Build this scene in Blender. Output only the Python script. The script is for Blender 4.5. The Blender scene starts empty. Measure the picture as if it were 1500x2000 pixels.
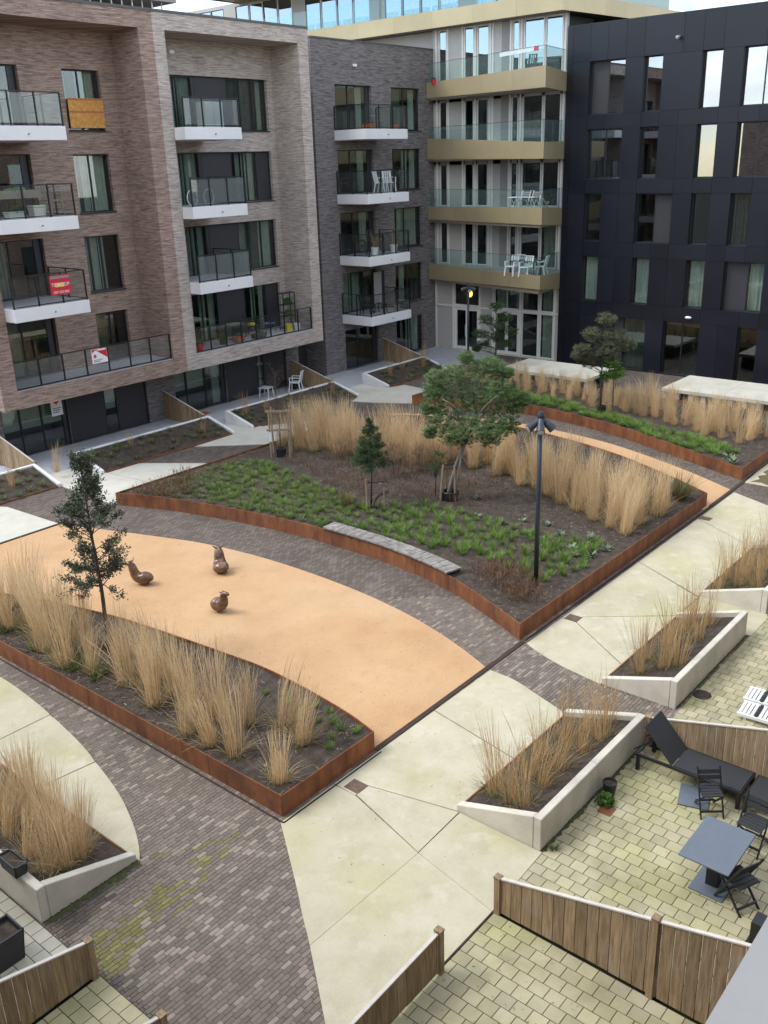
import bpy, math, random
from mathutils import Vector, Matrix
from mathutils.geometry import delaunay_2d_cdt
random.seed(7)
S = bpy.context.scene
COL = S.collection

# ------------------------------------------------------------------ camera
def make_camera():
    f, pit, rol, az = 1830.33, 0.35772294, -0.03193235, 0.70592279
    fw = Vector((math.cos(az)*math.cos(pit), math.sin(az)*math.cos(pit), -math.sin(pit)))
    r = Vector((math.sin(az), -math.cos(az), 0)); up = r.cross(fw)
    c, s = math.cos(rol), math.sin(rol)
    r2 = r*c + up*s; up2 = up*c - r*s
    cam = bpy.data.cameras.new('camera'); o = bpy.data.objects.new('camera', cam); COL.objects.link(o)
    m = Matrix((r2, up2, -fw)).transposed().to_4x4(); m.translation = (0, 0, 10.5)
    o.matrix_world = m
    cam.sensor_fit = 'VERTICAL'; cam.sensor_height = 36; cam.sensor_width = 27
    cam.lens = f/2000*36; cam.clip_start = .05; cam.clip_end = 2000
    S.camera = o
make_camera()
# ------------------------------------------------------------------ sky, sun, exposure
SUN_EL, SUN_AZ = 50, 130           # azimuth of the sun counted from +X towards +Y
W = bpy.data.worlds.new('World'); S.world = W; W.use_nodes = True
def make_world():
    nt = W.node_tree; nt.nodes.clear(); N = nt.nodes.new; L = nt.links.new
    out = N('ShaderNodeOutputWorld'); bg = N('ShaderNodeBackground'); bg.inputs[1].default_value = .14
    sky = N('ShaderNodeTexSky'); sky.sky_type = 'NISHITA'; sky.sun_disc = False
    sky.sun_elevation = math.radians(SUN_EL); sky.sun_rotation = math.radians(90-SUN_AZ)
    sky.air_density = 1.0; sky.dust_density = .1; sky.ozone_density = 3.0
    tc = N('ShaderNodeTexCoord'); mp = N('ShaderNodeMapping'); mp.inputs['Scale'].default_value = (1, 1, 2.6)
    no = N('ShaderNodeTexNoise'); no.inputs['Scale'].default_value = 2.3; no.inputs['Detail'].default_value = 7; no.inputs['Roughness'].default_value = .58
    cr = N('ShaderNodeValToRGB'); cr.color_ramp.elements[0].position = .42; cr.color_ramp.elements[1].position = .60
    n2 = N('ShaderNodeTexNoise'); n2.inputs['Scale'].default_value = 5; n2.inputs['Detail'].default_value = 5
    c2 = N('ShaderNodeValToRGB'); c2.color_ramp.elements[0].color = (5.6, 5.8, 6.1, 1); c2.color_ramp.elements[1].color = (10.5, 10.4, 10.2, 1)
    c2.color_ramp.elements[0].position = .35; c2.color_ramp.elements[1].position = .65
    mx = N('ShaderNodeMixRGB')
    L(tc.outputs['Generated'], mp.inputs['Vector']); L(mp.outputs[0], no.inputs['Vector']); L(mp.outputs[0], n2.inputs['Vector'])
    L(no.outputs['Fac'], cr.inputs[0]); L(n2.outputs['Fac'], c2.inputs[0])
    L(cr.outputs[0], mx.inputs[0]); L(sky.outputs[0], mx.inputs[1]); L(c2.outputs[0], mx.inputs[2])
    L(mx.outputs[0], bg.inputs[0]); L(bg.outputs[0], out.inputs[0])
make_world()
sl = bpy.data.lights.new('sun', 'SUN'); sl.energy = 1.15; sl.angle = math.radians(24); sl.color = (1, .95, .87)
so = bpy.data.objects.new('sun', sl); COL.objects.link(so)
_e, _a = math.radians(SUN_EL), math.radians(SUN_AZ)
so.rotation_euler = Vector((math.cos(_e)*math.cos(_a), math.cos(_e)*math.sin(_a), math.sin(_e))).to_track_quat('Z', 'Y').to_euler()
so.location = (0, 20, 60)
S.view_settings.view_transform = 'Standard'; S.view_settings.look = 'None'
S.view_settings.exposure = 1.15; S.view_settings.gamma = 1.0
S.cycles.max_bounces = 8; S.cycles.transparent_max_bounces = 14; S.cycles.diffuse_bounces = 4
S.cycles.caustics_reflective = False; S.cycles.caustics_refractive = False
S.cycles.use_denoising = True

# ------------------------------------------------------------------ helpers
WLOC = {}
def tag(o, label=None, cat=None, group=None, kind=None):
    if label: o['label'] = label
    if cat: o['category'] = cat
    if group: o['group'] = group
    if kind: o['kind'] = kind
    return o
def empty(name, loc=(0, 0, 0), rz=0, label=None, cat=None, group=None, kind=None):
    o = bpy.data.objects.new(name, None); COL.objects.link(o); o.location = loc; o.rotation_euler = (0, 0, rz)
    o.empty_display_size = .1
    return tag(o, label, cat, group, kind)
def link(name, me, parent=None, world=False):
    o = bpy.data.objects.new(name, me); COL.objects.link(o)
    if parent:
        o.parent = parent
        if world:                       # vertices are given in world metres
            p, t = parent, Vector((0, 0, 0))
            while p: t += p.location; p = p.parent
            o.location = -t
    return o
class MB:
    def __init__(s): s.v = []; s.f = []; s.t = []
    def face(s, pts, tint=None):
        n = len(s.v); s.v += [tuple(p) for p in pts]; s.f.append(tuple(range(n, n+len(pts)))); s.t.append(tint if tint is not None else .5)
        return s
    def box(s, x0, x1, y0, y1, z0, z1, tint=None, bottom=True):
        n = len(s.v); s.v += [(x, y, z) for z in (z0, z1) for x, y in ((x0, y0), (x1, y0), (x1, y1), (x0, y1))]
        F = [(4, 5, 6, 7), (0, 1, 5, 4), (1, 2, 6, 5), (2, 3, 7, 6), (3, 0, 4, 7)]
        if bottom: F.append((3, 2, 1, 0))
        for f in F: s.f.append(tuple(n+i for i in f)); s.t.append(tint if tint is not None else .5)
        return s
    def bar(s, a, b, w, h=None, up=(0, 0, 1), tint=None):           # square bar from a to b
        a, b = Vector(a), Vector(b); d = (b-a).normalized(); u = Vector(up)
        if abs(d.dot(u)) > .98: u = Vector((1, 0, 0))
        x = d.cross(u).normalized()*(w/2); y = x.cross(d).normalized()*((h or w)/2)
        n = len(s.v)
        for p in (a, b): s.v += [tuple(p+x*i+y*j) for i, j in ((-1, -1), (1, -1), (1, 1), (-1, 1))]
        for f in ((0, 1, 5, 4), (1, 2, 6, 5), (2, 3, 7, 6), (3, 0, 4, 7), (3, 2, 1, 0), (4, 5, 6, 7)):
            s.f.append(tuple(n+i for i in f)); s.t.append(tint if tint is not None else .5)
        return s
    def prism(s, poly, z0, z1, bottom=False, tint=None):
        a = sum(poly[i][0]*poly[(i+1) % len(poly)][1]-poly[(i+1) % len(poly)][0]*poly[i][1] for i in range(len(poly)))
        if a < 0: poly = poly[::-1]
        n = len(poly); k = len(s.v); T = tint if tint is not None else .5
        zz0 = z0 if isinstance(z0, (list, tuple)) else [z0]*n; zz1 = z1 if isinstance(z1, (list, tuple)) else [z1]*n
        if a < 0: zz0, zz1 = zz0[::-1], zz1[::-1]
        s.v += [(p[0], p[1], z) for p, z in zip(poly, zz0)]+[(p[0], p[1], z) for p, z in zip(poly, zz1)]
        s.f.append(tuple(range(k+n, k+2*n))); s.t.append(T)
        if bottom: s.f.append(tuple(range(k+n-1, k-1, -1))); s.t.append(T)
        for i in range(n):
            j = (i+1) % n; s.f.append((k+i, k+j, k+n+j, k+n+i)); s.t.append(T)
        return s
    def tube(s, pts, rad, n=8, cap=True, tint=None):
        pts = [Vector(p) for p in pts]; k = len(s.v); T = tint if tint is not None else .5
        if not isinstance(rad, (list, tuple)): rad = [rad]*len(pts)
        ref = Vector((.31, .17, .93))
        for i, p in enumerate(pts):
            d = (pts[min(i+1, len(pts)-1)]-pts[max(i-1, 0)]).normalized()
            if abs(d.dot(ref)) > .95: ref = Vector((.9, .3, .1))
            x = d.cross(ref).normalized(); y = d.cross(x).normalized()
            r = rad[i]; rx, ry = r if isinstance(r, tuple) else (r, r)
            s.v += [tuple(p+x*(rx*math.cos(2*math.pi*j/n))+y*(ry*math.sin(2*math.pi*j/n))) for j in range(n)]
        for i in range(len(pts)-1):
            for j in range(n):
                a, b = k+i*n+j, k+i*n+(j+1) % n
                s.f.append((a, a+n, b+n, b)); s.t.append(T)
        if cap:
            s.f.append(tuple(range(k, k+n))); s.t.append(T)
            e = k+(len(pts)-1)*n; s.f.append(tuple(range(e+n-1, e-1, -1))); s.t.append(T)
        return s
    def lathe(s, prof, c=(0, 0, 0), n=16, tint=None):               # prof: (radius, z)
        k = len(s.v); T = tint if tint is not None else .5
        for r, z in prof: s.v += [(c[0]+r*math.cos(2*math.pi*j/n), c[1]+r*math.sin(2*math.pi*j/n), c[2]+z) for j in range(n)]
        for i in range(len(prof)-1):
            for j in range(n):
                a, b = k+i*n+j, k+i*n+(j+1) % n
                s.f.append((a, b, b+n, a+n)); s.t.append(T)
        return s
    def ell(s, c, r, nu=12, nv=8, rot=None, tint=None):
        k = len(s.v); T = tint if tint is not None else .5
        for i in range(nv+1):
            a = math.pi*i/nv
            for j in range(nu):
                b = 2*math.pi*j/nu; p = Vector((r[0]*math.sin(a)*math.cos(b), r[1]*math.sin(a)*math.sin(b), r[2]*math.cos(a)))
                if rot: p = rot @ p
                s.v.append((c[0]+p.x, c[1]+p.y, c[2]+p.z))
        for i in range(nv):
            for j in range(nu):
                a, b = k+i*nu+j, k+i*nu+(j+1) % nu
                s.f.append((a, a+nu, b+nu, b)); s.t.append(T)
        return s
    def mesh(s, name, mat, smooth=False):
        me = bpy.data.meshes.new(name); me.from_pydata(s.v, [], s.f)
        at = me.attributes.new('tint', 'FLOAT', 'FACE'); at.data.foreach_set('value', s.t)
        if mat: me.materials.append(mat)
        if smooth: me.polygons.foreach_set('use_smooth', [True]*len(me.polygons))
        me.update(); return me
    def build(s, name, mat, parent=None, smooth=False, world=True):
        return link(name, s.mesh(name, mat, smooth), parent, world)
def bevel(o, w=.01, seg=1):
    m = o.modifiers.new('bevel', 'BEVEL'); m.width = w; m.segments = seg; m.limit_method = 'ANGLE'; return o
def kids(o): return [c for c in COL.objects if c.parent == o]
def copy_tree(o, loc=None, rz=None, scale=None, _ch=None):
    def rec(x, par):
        c = x.copy(); COL.objects.link(c); c.parent = par
        for k in x.children: rec(k, c)
        return c
    r = rec(o, None)
    if loc is not None: r.location = loc
    if rz is not None: r.rotation_euler = (0, 0, rz)
    if scale is not None: r.scale = scale if isinstance(scale, tuple) else (scale,)*3
    return r
def inside(p, poly):
    x, y = p; c = False; n = len(poly); j = n-1
    for i in range(n):
        xi, yi = poly[i][0], poly[i][1]; xj, yj = poly[j][0], poly[j][1]
        if (yi > y) != (yj > y) and x < (xj-xi)*(y-yi)/(yj-yi)+xi: c = not c
        j = i
    return c
def curve(pts, k=6):                                                # Catmull-Rom through pts
    out = []; n = len(pts)
    for i in range(n-1):
        p0, p1, p2, p3 = pts[max(i-1, 0)], pts[i], pts[i+1], pts[min(i+2, n-1)]
        for j in range(k):
            t = j/k; a = []
            for d in range(2):
                a.append(.5*(2*p1[d]+(p2[d]-p0[d])*t+(2*p0[d]-5*p1[d]+4*p2[d]-p3[d])*t*t+(3*p1[d]-p0[d]-3*p2[d]+p3[d])*t**3))
            out.append(tuple(a))
    out.append(tuple(pts[-1])); return out
def inset(poly, d):                                                 # move every edge of a polygon inwards
    a = sum(poly[i][0]*poly[(i+1) % len(poly)][1]-poly[(i+1) % len(poly)][0]*poly[i][1] for i in range(len(poly)))
    if a < 0: poly = poly[::-1]
    n = len(poly); out = []
    for i in range(n):
        p0, p, p1 = Vector(poly[i-1]), Vector(poly[i]), Vector(poly[(i+1) % n])
        e0 = (p-p0).normalized(); e1 = (p1-p).normalized()
        n0 = Vector((-e0.y, e0.x)); n1 = Vector((-e1.y, e1.x)); b = n0+n1
        if b.length < 1e-4: b = n0
        b.normalize(); q = p+b*(d/max(.3, b.dot(n0))); out.append((q.x, q.y))
    return out

# ------------------------------------------------------------------ materials
MATS = {}
def nmat(name, cols, scale=4, detail=6, rough=.8, bump=0, bscale=60, metallic=0, stretch=(1, 1, 1), stain=None, attr=0, objrand=0, spec=.5, grain=0, contrast=(.3, .7), rvar=0):
    """procedural surface: colours over world-space noise, optional stain (colour, scale, lo, hi), piece-to-piece tint, grain and bump"""
    m = bpy.data.materials.new(name); m.use_nodes = True; nt = m.node_tree; N = nt.nodes.new; L = nt.links.new
    b = nt.nodes['Principled BSDF']; b.inputs['Roughness'].default_value = rough; b.inputs['Metallic'].default_value = metallic
    b.inputs['Specular IOR Level'].default_value = spec
    g = N('ShaderNodeNewGeometry'); mp = N('ShaderNodeMapping'); mp.inputs['Scale'].default_value = stretch
    L(g.outputs['Position'], mp.inputs['Vector'])
    no = N('ShaderNodeTexNoise'); no.inputs['Scale'].default_value = scale; no.inputs['Detail'].default_value = detail; no.inputs['Roughness'].default_value = .6
    L(mp.outputs[0], no.inputs['Vector'])
    cr = N('ShaderNodeValToRGB'); els = cr.color_ramp.elements
    while len(els) < len(cols): els.new(.5)
    for i, c in enumerate(cols):
        els[i].position = contrast[0]+(contrast[1]-contrast[0])*i/max(1, len(cols)-1); els[i].color = (*c, 1)
    L(no.outputs['Fac'], cr.inputs[0]); col = cr.outputs[0]
    if stain:
        for st in (stain if isinstance(stain, list) else [stain]):
            n2 = N('ShaderNodeTexNoise'); n2.inputs['Scale'].default_value = st[1]; n2.inputs['Detail'].default_value = 5
            L(g.outputs['Position'], n2.inputs['Vector'])
            r2 = N('ShaderNodeMapRange'); r2.inputs['From Min'].default_value = st[2]; r2.inputs['From Max'].default_value = st[3]; r2.inputs['To Max'].default_value = st[4] if len(st) > 4 else 1
            L(n2.outputs['Fac'], r2.inputs['Value'])
            mx = N('ShaderNodeMixRGB'); mx.inputs[2].default_value = (*st[0], 1); L(r2.outputs[0], mx.inputs[0]); L(col, mx.inputs[1]); col = mx.outputs[0]
    def mul(col, sock, lo, hi):
        mr = N('ShaderNodeMapRange'); mr.inputs['To Min'].default_value = lo; mr.inputs['To Max'].default_value = hi; L(sock, mr.inputs['Value'])
        mx = N('ShaderNodeVectorMath'); mx.operation = 'SCALE'; L(col, mx.inputs[0]); L(mr.outputs[0], mx.inputs['Scale']); return mx.outputs[0]
    if attr:
        a = N('ShaderNodeAttribute'); a.attribute_name = 'tint'; col = mul(col, a.outputs['Fac'], 1-attr, 1+attr)
    if objrand:
        oi = N('ShaderNodeObjectInfo'); col = mul(col, oi.outputs['Random'], 1-objrand, 1+objrand)
    if grain:
        n3 = N('ShaderNodeTexNoise'); n3.inputs['Scale'].default_value = bscale; n3.inputs['Detail'].default_value = 3; L(g.outputs['Position'], n3.inputs['Vector'])
        col = mul(col, n3.outputs['Fac'], 1-grain, 1+grain)
    L(col, b.inputs['Base Color'])
    if rvar:
        mr = N('ShaderNodeMapRange'); mr.inputs['To Min'].default_value = rough-rvar; mr.inputs['To Max'].default_value = min(1, rough+rvar)
        L(no.outputs['Fac'], mr.inputs['Value']); L(mr.outputs[0], b.inputs['Roughness'])
    if bump:
        nb = N('ShaderNodeTexNoise'); nb.inputs['Scale'].default_value = bscale; nb.inputs['Detail'].default_value = 4
        L(mp.outputs[0], nb.inputs['Vector'])
        bp = N('ShaderNodeBump'); bp.inputs['Strength'].default_value = bump; bp.inputs['Distance'].default_value = .02
        L(nb.outputs['Fac'], bp.inputs['Height']); L(bp.outputs[0], b.inputs['Normal'])
    MATS[name] = m; return m
def brickmat(name, cols, mortar, w=.29, h=.05):
    m = bpy.data.materials.new(name); m.use_nodes = True; nt = m.node_tree; N = nt.nodes.new; L = nt.links.new
    b = nt.nodes['Principled BSDF']; b.inputs['Roughness'].default_value = .85; b.inputs['Specular IOR Level'].default_value = .25
    g = N('ShaderNodeNewGeometry'); sx = N('ShaderNodeSeparateXYZ'); L(g.outputs['Position'], sx.inputs[0])
    ad = N('ShaderNodeMath'); L(sx.outputs[0], ad.inputs[0]); L(sx.outputs[1], ad.inputs[1])
    cb = N('ShaderNodeCombineXYZ'); L(ad.outputs[0], cb.inputs[0]); L(sx.outputs[2], cb.inputs[1])
    br = N('ShaderNodeTexBrick'); br.inputs['Scale'].default_value = 1; br.inputs['Brick Width'].default_value = w; br.inputs['Row Height'].default_value = h
    br.inputs['Mortar Size'].default_value = .004; br.inputs['Mortar Smooth'].default_value = .5; br.inputs['Color1'].default_value = (0, 0, 0, 1); br.inputs['Color2'].default_value = (1, 1, 1, 1); br.inputs['Mortar'].default_value = (.5, .5, .5, 1)
    br.offset = .37; br.offset_frequency = 2; L(cb.outputs[0], br.inputs['Vector'])
    mp = N('ShaderNodeMapping'); mp.inputs['Scale'].default_value = (1.5, 19, 1); L(cb.outputs[0], mp.inputs['Vector'])
    no = N('ShaderNodeTexNoise'); no.inputs['Scale'].default_value = 1.0; no.inputs['Detail'].default_value = 6; no.inputs['Roughness'].default_value = .72; L(mp.outputs[0], no.inputs['Vector'])
    bw = N('ShaderNodeRGBToBW'); L(br.outputs['Color'], bw.inputs[0])
    mm = N('ShaderNodeMath'); mm.operation = 'MULTIPLY_ADD'; mm.inputs[1].default_value = .20; L(bw.outputs[0], mm.inputs[0])
    m3 = N('ShaderNodeMath'); m3.operation = 'MULTIPLY_ADD'; m3.inputs[1].default_value = 1.3; m3.inputs[2].default_value = -.25; L(no.outputs['Fac'], m3.inputs[0]); L(m3.outputs[0], mm.inputs[2])
    cr = N('ShaderNodeValToRGB'); els = cr.color_ramp.elements
    while len(els) < len(cols): els.new(.5)
    for i, c in enumerate(cols): els[i].position = .22+.6*i/(len(cols)-1); els[i].color = (*c, 1)
    L(mm.outputs[0], cr.inputs[0])
    mx = N('ShaderNodeMixRGB'); mx.inputs[2].default_value = (*mortar, 1); L(br.outputs['Fac'], mx.inputs[0]); L(cr.outputs[0], mx.inputs[1])
    n4 = N('ShaderNodeTexNoise'); n4.inputs['Scale'].default_value = .5; n4.inputs['Detail'].default_value = 4; L(g.outputs['Position'], n4.inputs['Vector'])
    mr = N('ShaderNodeMapRange'); mr.inputs['To Min'].default_value = .78; mr.inputs['To Max'].default_value = 1.22; L(n4.outputs['Fac'], mr.inputs['Value'])
    sc = N('ShaderNodeVectorMath'); sc.operation = 'SCALE'; L(mx.outputs[0], sc.inputs[0]); L(mr.outputs[0], sc.inputs['Scale']); L(sc.outputs[0], b.inputs['Base Color'])
    iv = N('ShaderNodeMath'); iv.operation = 'SUBTRACT'; L(mm.outputs[0], iv.inputs[0]); L(br.outputs['Fac'], iv.inputs[1])
    bp = N('ShaderNodeBump'); bp.inputs['Strength'].default_value = .55; bp.inputs['Distance'].default_value = .012; L(iv.outputs[0], bp.inputs['Height']); L(bp.outputs[0], b.inputs['Normal'])
    MATS[name] = m; return m
def glassmat(name, tint, f0=.06, rough=.01, haze=0, hazecol=(.6, .65, .65)):
    m = bpy.data.materials.new(name); m.use_nodes = True; nt = m.node_tree; N = nt.nodes.new; L = nt.links.new; nt.nodes.clear()
    out = N('ShaderNodeOutputMaterial'); tr = N('ShaderNodeBsdfTransparent'); tr.inputs[0].default_value = (*tint, 1)
    gl = N('ShaderNodeBsdfGlossy'); gl.inputs['Roughness'].default_value = rough; gl.inputs[0].default_value = (.95, .97, 1, 1)
    fr = N('ShaderNodeLayerWeight'); fr.inputs[0].default_value = .5
    pw = N('ShaderNodeMath'); pw.operation = 'POWER'; pw.inputs[1].default_value = 5; L(fr.outputs['Facing'], pw.inputs[0])
    mu = N('ShaderNodeMath'); mu.operation = 'MULTIPLY_ADD'; mu.inputs[1].default_value = 1-f0; mu.inputs[2].default_value = f0; mu.use_clamp = True; L(pw.outputs[0], mu.inputs[0])
    mx = N('ShaderNodeMixShader'); L(mu.outputs[0], mx.inputs[0]); src = tr.outputs[0]
    if haze:
        df = N('ShaderNodeBsdfDiffuse'); df.inputs[0].default_value = (*hazecol, 1); mh = N('ShaderNodeMixShader'); mh.inputs[0].default_value = haze
        L(tr.outputs[0], mh.inputs[1]); L(df.outputs[0], mh.inputs[2]); src = mh.outputs[0]
    L(src, mx.inputs[1]); L(gl.outputs[0], mx.inputs[2]); L(mx.outputs[0], out.inputs[0])
    MATS[name] = m; return m
def leafmat(name, cols, trans=.25, rough=.6, objrand=.12):
    m = bpy.data.materials.new(name); m.use_nodes = True; nt = m.node_tree; N = nt.nodes.new; L = nt.links.new
    b = nt.nodes['Principled BSDF']; b.inputs['Roughness'].default_value = rough; b.inputs['Specular IOR Level'].default_value = .3
    a = N('ShaderNodeAttribute'); a.attribute_name = 'tint'; cr = N('ShaderNodeValToRGB'); els = cr.color_ramp.elements
    while len(els) < len(cols): els.new(.5)
    for i, c in enumerate(cols): els[i].position = i/(len(cols)-1); els[i].color = (*c, 1)
    L(a.outputs['Fac'], cr.inputs[0])
    oi = N('ShaderNodeObjectInfo'); mr = N('ShaderNodeMapRange'); mr.inputs['To Min'].default_value = 1-objrand; mr.inputs['To Max'].default_value = 1+objrand; L(oi.outputs['Random'], mr.inputs['Value'])
    sc = N('ShaderNodeVectorMath'); sc.operation = 'SCALE'; L(cr.outputs[0], sc.inputs[0]); L(mr.outputs[0], sc.inputs['Scale'])
    L(sc.outputs[0], b.inputs['Base Color'])
    tl = N('ShaderNodeBsdfTranslucent'); L(sc.outputs[0], tl.inputs[0]); mx = N('ShaderNodeMixShader'); mx.inputs[0].default_value = trans
    L(b.outputs[0], mx.inputs[1]); L(tl.outputs[0], mx.inputs[2]); L(mx.outputs[0], nt.nodes['Material Output'].inputs[0])
    MATS[name] = m; return m
def flat(name, c, rough=.5, metallic=0, emit=None, spec=.5, var=.06):
    m = nmat(name, [tuple(x*(1-var) for x in c), tuple(x*(1+var) for x in c)], scale=7, rough=rough, metallic=metallic, spec=spec)
    if emit:
        b = m.node_tree.nodes['Principled BSDF']; b.inputs['Emission Color'].default_value = (*emit[0], 1); b.inputs['Emission Strength'].default_value = emit[1]
    return m
brickmat('brick_brown', [(.125, .085, .07), (.27, .192, .158), (.405, .305, .256), (.51, .40, .345)], (.195, .142, .122))
brickmat('brick_grey', [(.21, .175, .155), (.40, .345, .31), (.55, .495, .45), (.66, .60, .56)], (.29, .255, .23))
brickmat('brick_slate', [(.068, .062, .064), (.16, .146, .146), (.26, .24, .235), (.36, .335, .325)], (.11, .103, .103))
nmat('concrete', [(.41, .375, .26), (.475, .44, .318), (.525, .49, .37)], scale=1.1, detail=9, rough=.9, bump=.15, bscale=45, stain=[((.42, .40, .18), .42, .48, .72, .6), ((.36, .335, .235), 4.2, .55, .75, .4), ((.57, .545, .45), 2.7, .55, .72, .5)], objrand=.035, grain=.12)
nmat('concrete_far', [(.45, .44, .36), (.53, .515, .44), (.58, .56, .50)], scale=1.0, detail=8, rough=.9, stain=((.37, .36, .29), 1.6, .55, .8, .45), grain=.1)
nmat('concrete_wall', [(.50, .47, .39), (.60, .565, .48), (.67, .63, .55)], scale=1.6, detail=7, rough=.85, bump=.12, bscale=30, stain=((.30, .30, .22), 1.2, .52, .8, .5), grain=.08)
nmat('concrete_white', [(.60, .60, .60), (.70, .70, .69), (.74, .74, .73)], scale=1.3, rough=.8, stain=((.45, .45, .42), 1.2, .6, .85, .4))
nmat('white_render', [(.70, .70, .71), (.78, .78, .79)], scale=.9, rough=.7, stain=((.6, .6, .6), 2, .6, .9, .4))
nmat('rubber_sand', [(.455, .272, .135), (.515, .322, .168), (.56, .362, .198)], scale=.55, detail=8, rough=.95, bump=.5, bscale=42, grain=.22, stain=[((.30, .19, .10), 16, .66, .74, .55), ((.36, .235, .13), 3.1, .60, .72, .35), ((.40, .27, .15), 1.6, .55, .8, .5), ((.54, .40, .24), .35, .52, .75, .5)])
nmat('corten', [(.11, .042, .018), (.205, .074, .028), (.285, .112, .042)], scale=2.2, detail=9, rough=.85, bump=.12, bscale=80, stretch=(1.6, 1.6, .5), stain=[((.07, .03, .02), 1.1, .55, .72, .6), ((.31, .13, .055), 3.2, .58, .8, .5)], grain=.18, objrand=.1)
nmat('drain_plate', [(.10, .062, .042), (.17, .11, .078)], scale=9, rough=.8, grain=.3)
nmat('corten_dark', [(.03, .018, .013), (.065, .03, .02)], scale=6, rough=.85, grain=.2)
nmat('soil', [(.026, .020, .015), (.054, .041, .031), (.095, .072, .054)], scale=5, detail=9, rough=1, bump=1, bscale=38, grain=.4, stain=((.10, .08, .06), 14, .6, .75, .6))
nmat('bed_brick', [(.155, .127, .102), (.20, .166, .136)], scale=9, rough=.9, attr=.6, bump=.25, bscale=90, stain=[((.085, .082, .058), .33, .52, .70, .6), ((.24, .205, .175), .5, .56, .8, .4)], grain=.15)
nmat('moss_brick', [(.135, .115, .075), (.165, .15, .06), (.20, .195, .055)], scale=22, rough=.95, attr=.3, bump=.4, bscale=60)
nmat('joint_dirt', [(.022, .018, .015), (.045, .038, .03)], scale=7, rough=1, stain=((.09, .10, .025), .55, .56, .72, .7))
nmat('paver', [(.29, .265, .155), (.38, .35, .22), (.45, .41, .275)], scale=1.4, detail=8, rough=.9, attr=.16, bump=.2, bscale=70, stain=[((.33, .345, .115), .5, .5, .72, .6), ((.42, .37, .30), .9, .56, .75, .5)], grain=.12)
nmat('paver_grey', [(.38, .36, .30), (.47, .445, .38)], scale=2, rough=.9, attr=.12, grain=.12, stain=((.33, .34, .18), .6, .5, .75, .5))
nmat('paver_joint', [(.05, .05, .02), (.10, .095, .045)], scale=5, rough=1)
nmat('terrace_grey', [(.36, .37, .40), (.45, .455, .48)], scale=2, rough=.85, attr=.1, grain=.08)
nmat('fence_wood', [(.17, .112, .06), (.28, .195, .11), (.38, .28, .17)], scale=3, detail=7, rough=.85, stretch=(7, 7, .7), bump=.3, bscale=14, objrand=.2, stain=((.31, .27, .22), 2.5, .55, .75, .6))
nmat('fence_cap', [(.50, .45, .40), (.62, .57, .52)], scale=6, rough=.7)
nmat('stake_wood', [(.22, .16, .10), (.38, .29, .19)], scale=5, rough=.9, stretch=(3, 3, .6), bump=.3, bscale=20)
nmat('bench_wood', [(.14, .13, .115), (.25, .235, .21), (.34, .32, .295)], scale=6, rough=.9, objrand=.22, bump=.3, bscale=40)
nmat('gold_panel', [(.40, .335, .20), (.455, .385, .235)], scale=.6, rough=.42, metallic=.35, objrand=.05, spec=.5)
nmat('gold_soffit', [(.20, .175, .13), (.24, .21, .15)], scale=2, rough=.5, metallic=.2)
nmat('black_panel', [(.0088, .0098, .016), (.013, .0145, .0225)], scale=.5, rough=.34, objrand=.2, spec=.35, rvar=.06)
flat('black_gap', (.006, .006, .008), .8)
flat('anthracite', (.018, .02, .024), .45)
flat('railing_black', (.012, .013, .016), .4)
flat('panel_dark', (.032, .032, .036), .6)
flat('panel_grey', (.44, .43, .41), .6)
flat('panel_taupe', (.26, .25, .24), .6)
flat('frame_white', (.72, .71, .68), .5)
flat('room_dark', (.035, .037, .036), .9)
flat('room_floor', (.09, .08, .07), .8)
nmat('curtain', [(.50, .53, .47), (.62, .65, .58)], scale=3, rough=.95, objrand=.15)
nmat('curtain_white', [(.70, .72, .67), (.80, .82, .77)], scale=3, rough=.95)
nmat('curtain_dark', [(.10, .11, .11), (.16, .17, .16)], scale=3, rough=.95)
glassmat('glass', (.74, .80, .775), .085)
glassmat('glass_blue', (.5, .58, .62), .25)
glassmat('glass_sky', (.4, .5, .56), .33)
glassmat('glass_rail', (.90, .92, .915), .035, haze=.05)
glassmat('glass_rail_frost', (.78, .83, .82), .045, haze=.17, hazecol=(.42, .45, .45))
glassmat('glass_rail_dark', (.92, .935, .93), .03, haze=.01)
glassmat('glass_rail_green', (.88, .95, .935), .035, haze=.035, hazecol=(.6, .8, .75))
flat('roof_trim', (.09, .09, .092), .6)
flat('zinc', (.30, .30, .295), .6, .1)
flat('lamp_metal', (.045, .055, .07), .4, .4)
flat('lamp_glass', (.55, .56, .56), .15)
flat('lamp_glow', (1, .85, .5), .5, emit=((1, .62, .16), 1.6))
flat('plastic_black', (.014, .014, .015), .5)
flat('plastic_white', (.78, .79, .80), .4)
flat('fabric_black', (.028, .030, .034), .85)
flat('table_slate', (.125, .15, .185), .5)
flat('red', (.55, .02, .035), .5)
flat('sign_white', (.82, .81, .82), .5)
flat('sign_yellow', (.85, .48, .06), .5)
flat('sign_ink', (.12, .13, .15), .6)
flat('terracotta', (.42, .13, .05), .8)
flat('yellow', (.70, .55, .05), .5)
flat('blue', (.12, .12, .55), .5)
flat('wicker', (.26, .24, .19), .9)
flat('mauve', (.28, .23, .25), .8)
flat('osb', (.55, .27, .07), .8, var=.3)
flat('pot_dark', (.03, .033, .036), .6)
nmat('bronze', [(.045, .022, .012), (.13, .062, .028), (.24, .135, .07)], scale=5, detail=6, rough=.28, stretch=(1, 1, 2.6), stain=((.42, .33, .24), 2.2, .54, .75, .7), spec=.7)
nmat('bark', [(.05, .042, .034), (.12, .10, .085)], scale=14, rough=.95, stretch=(2, 2, .5), bump=.5, bscale=30)
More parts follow.
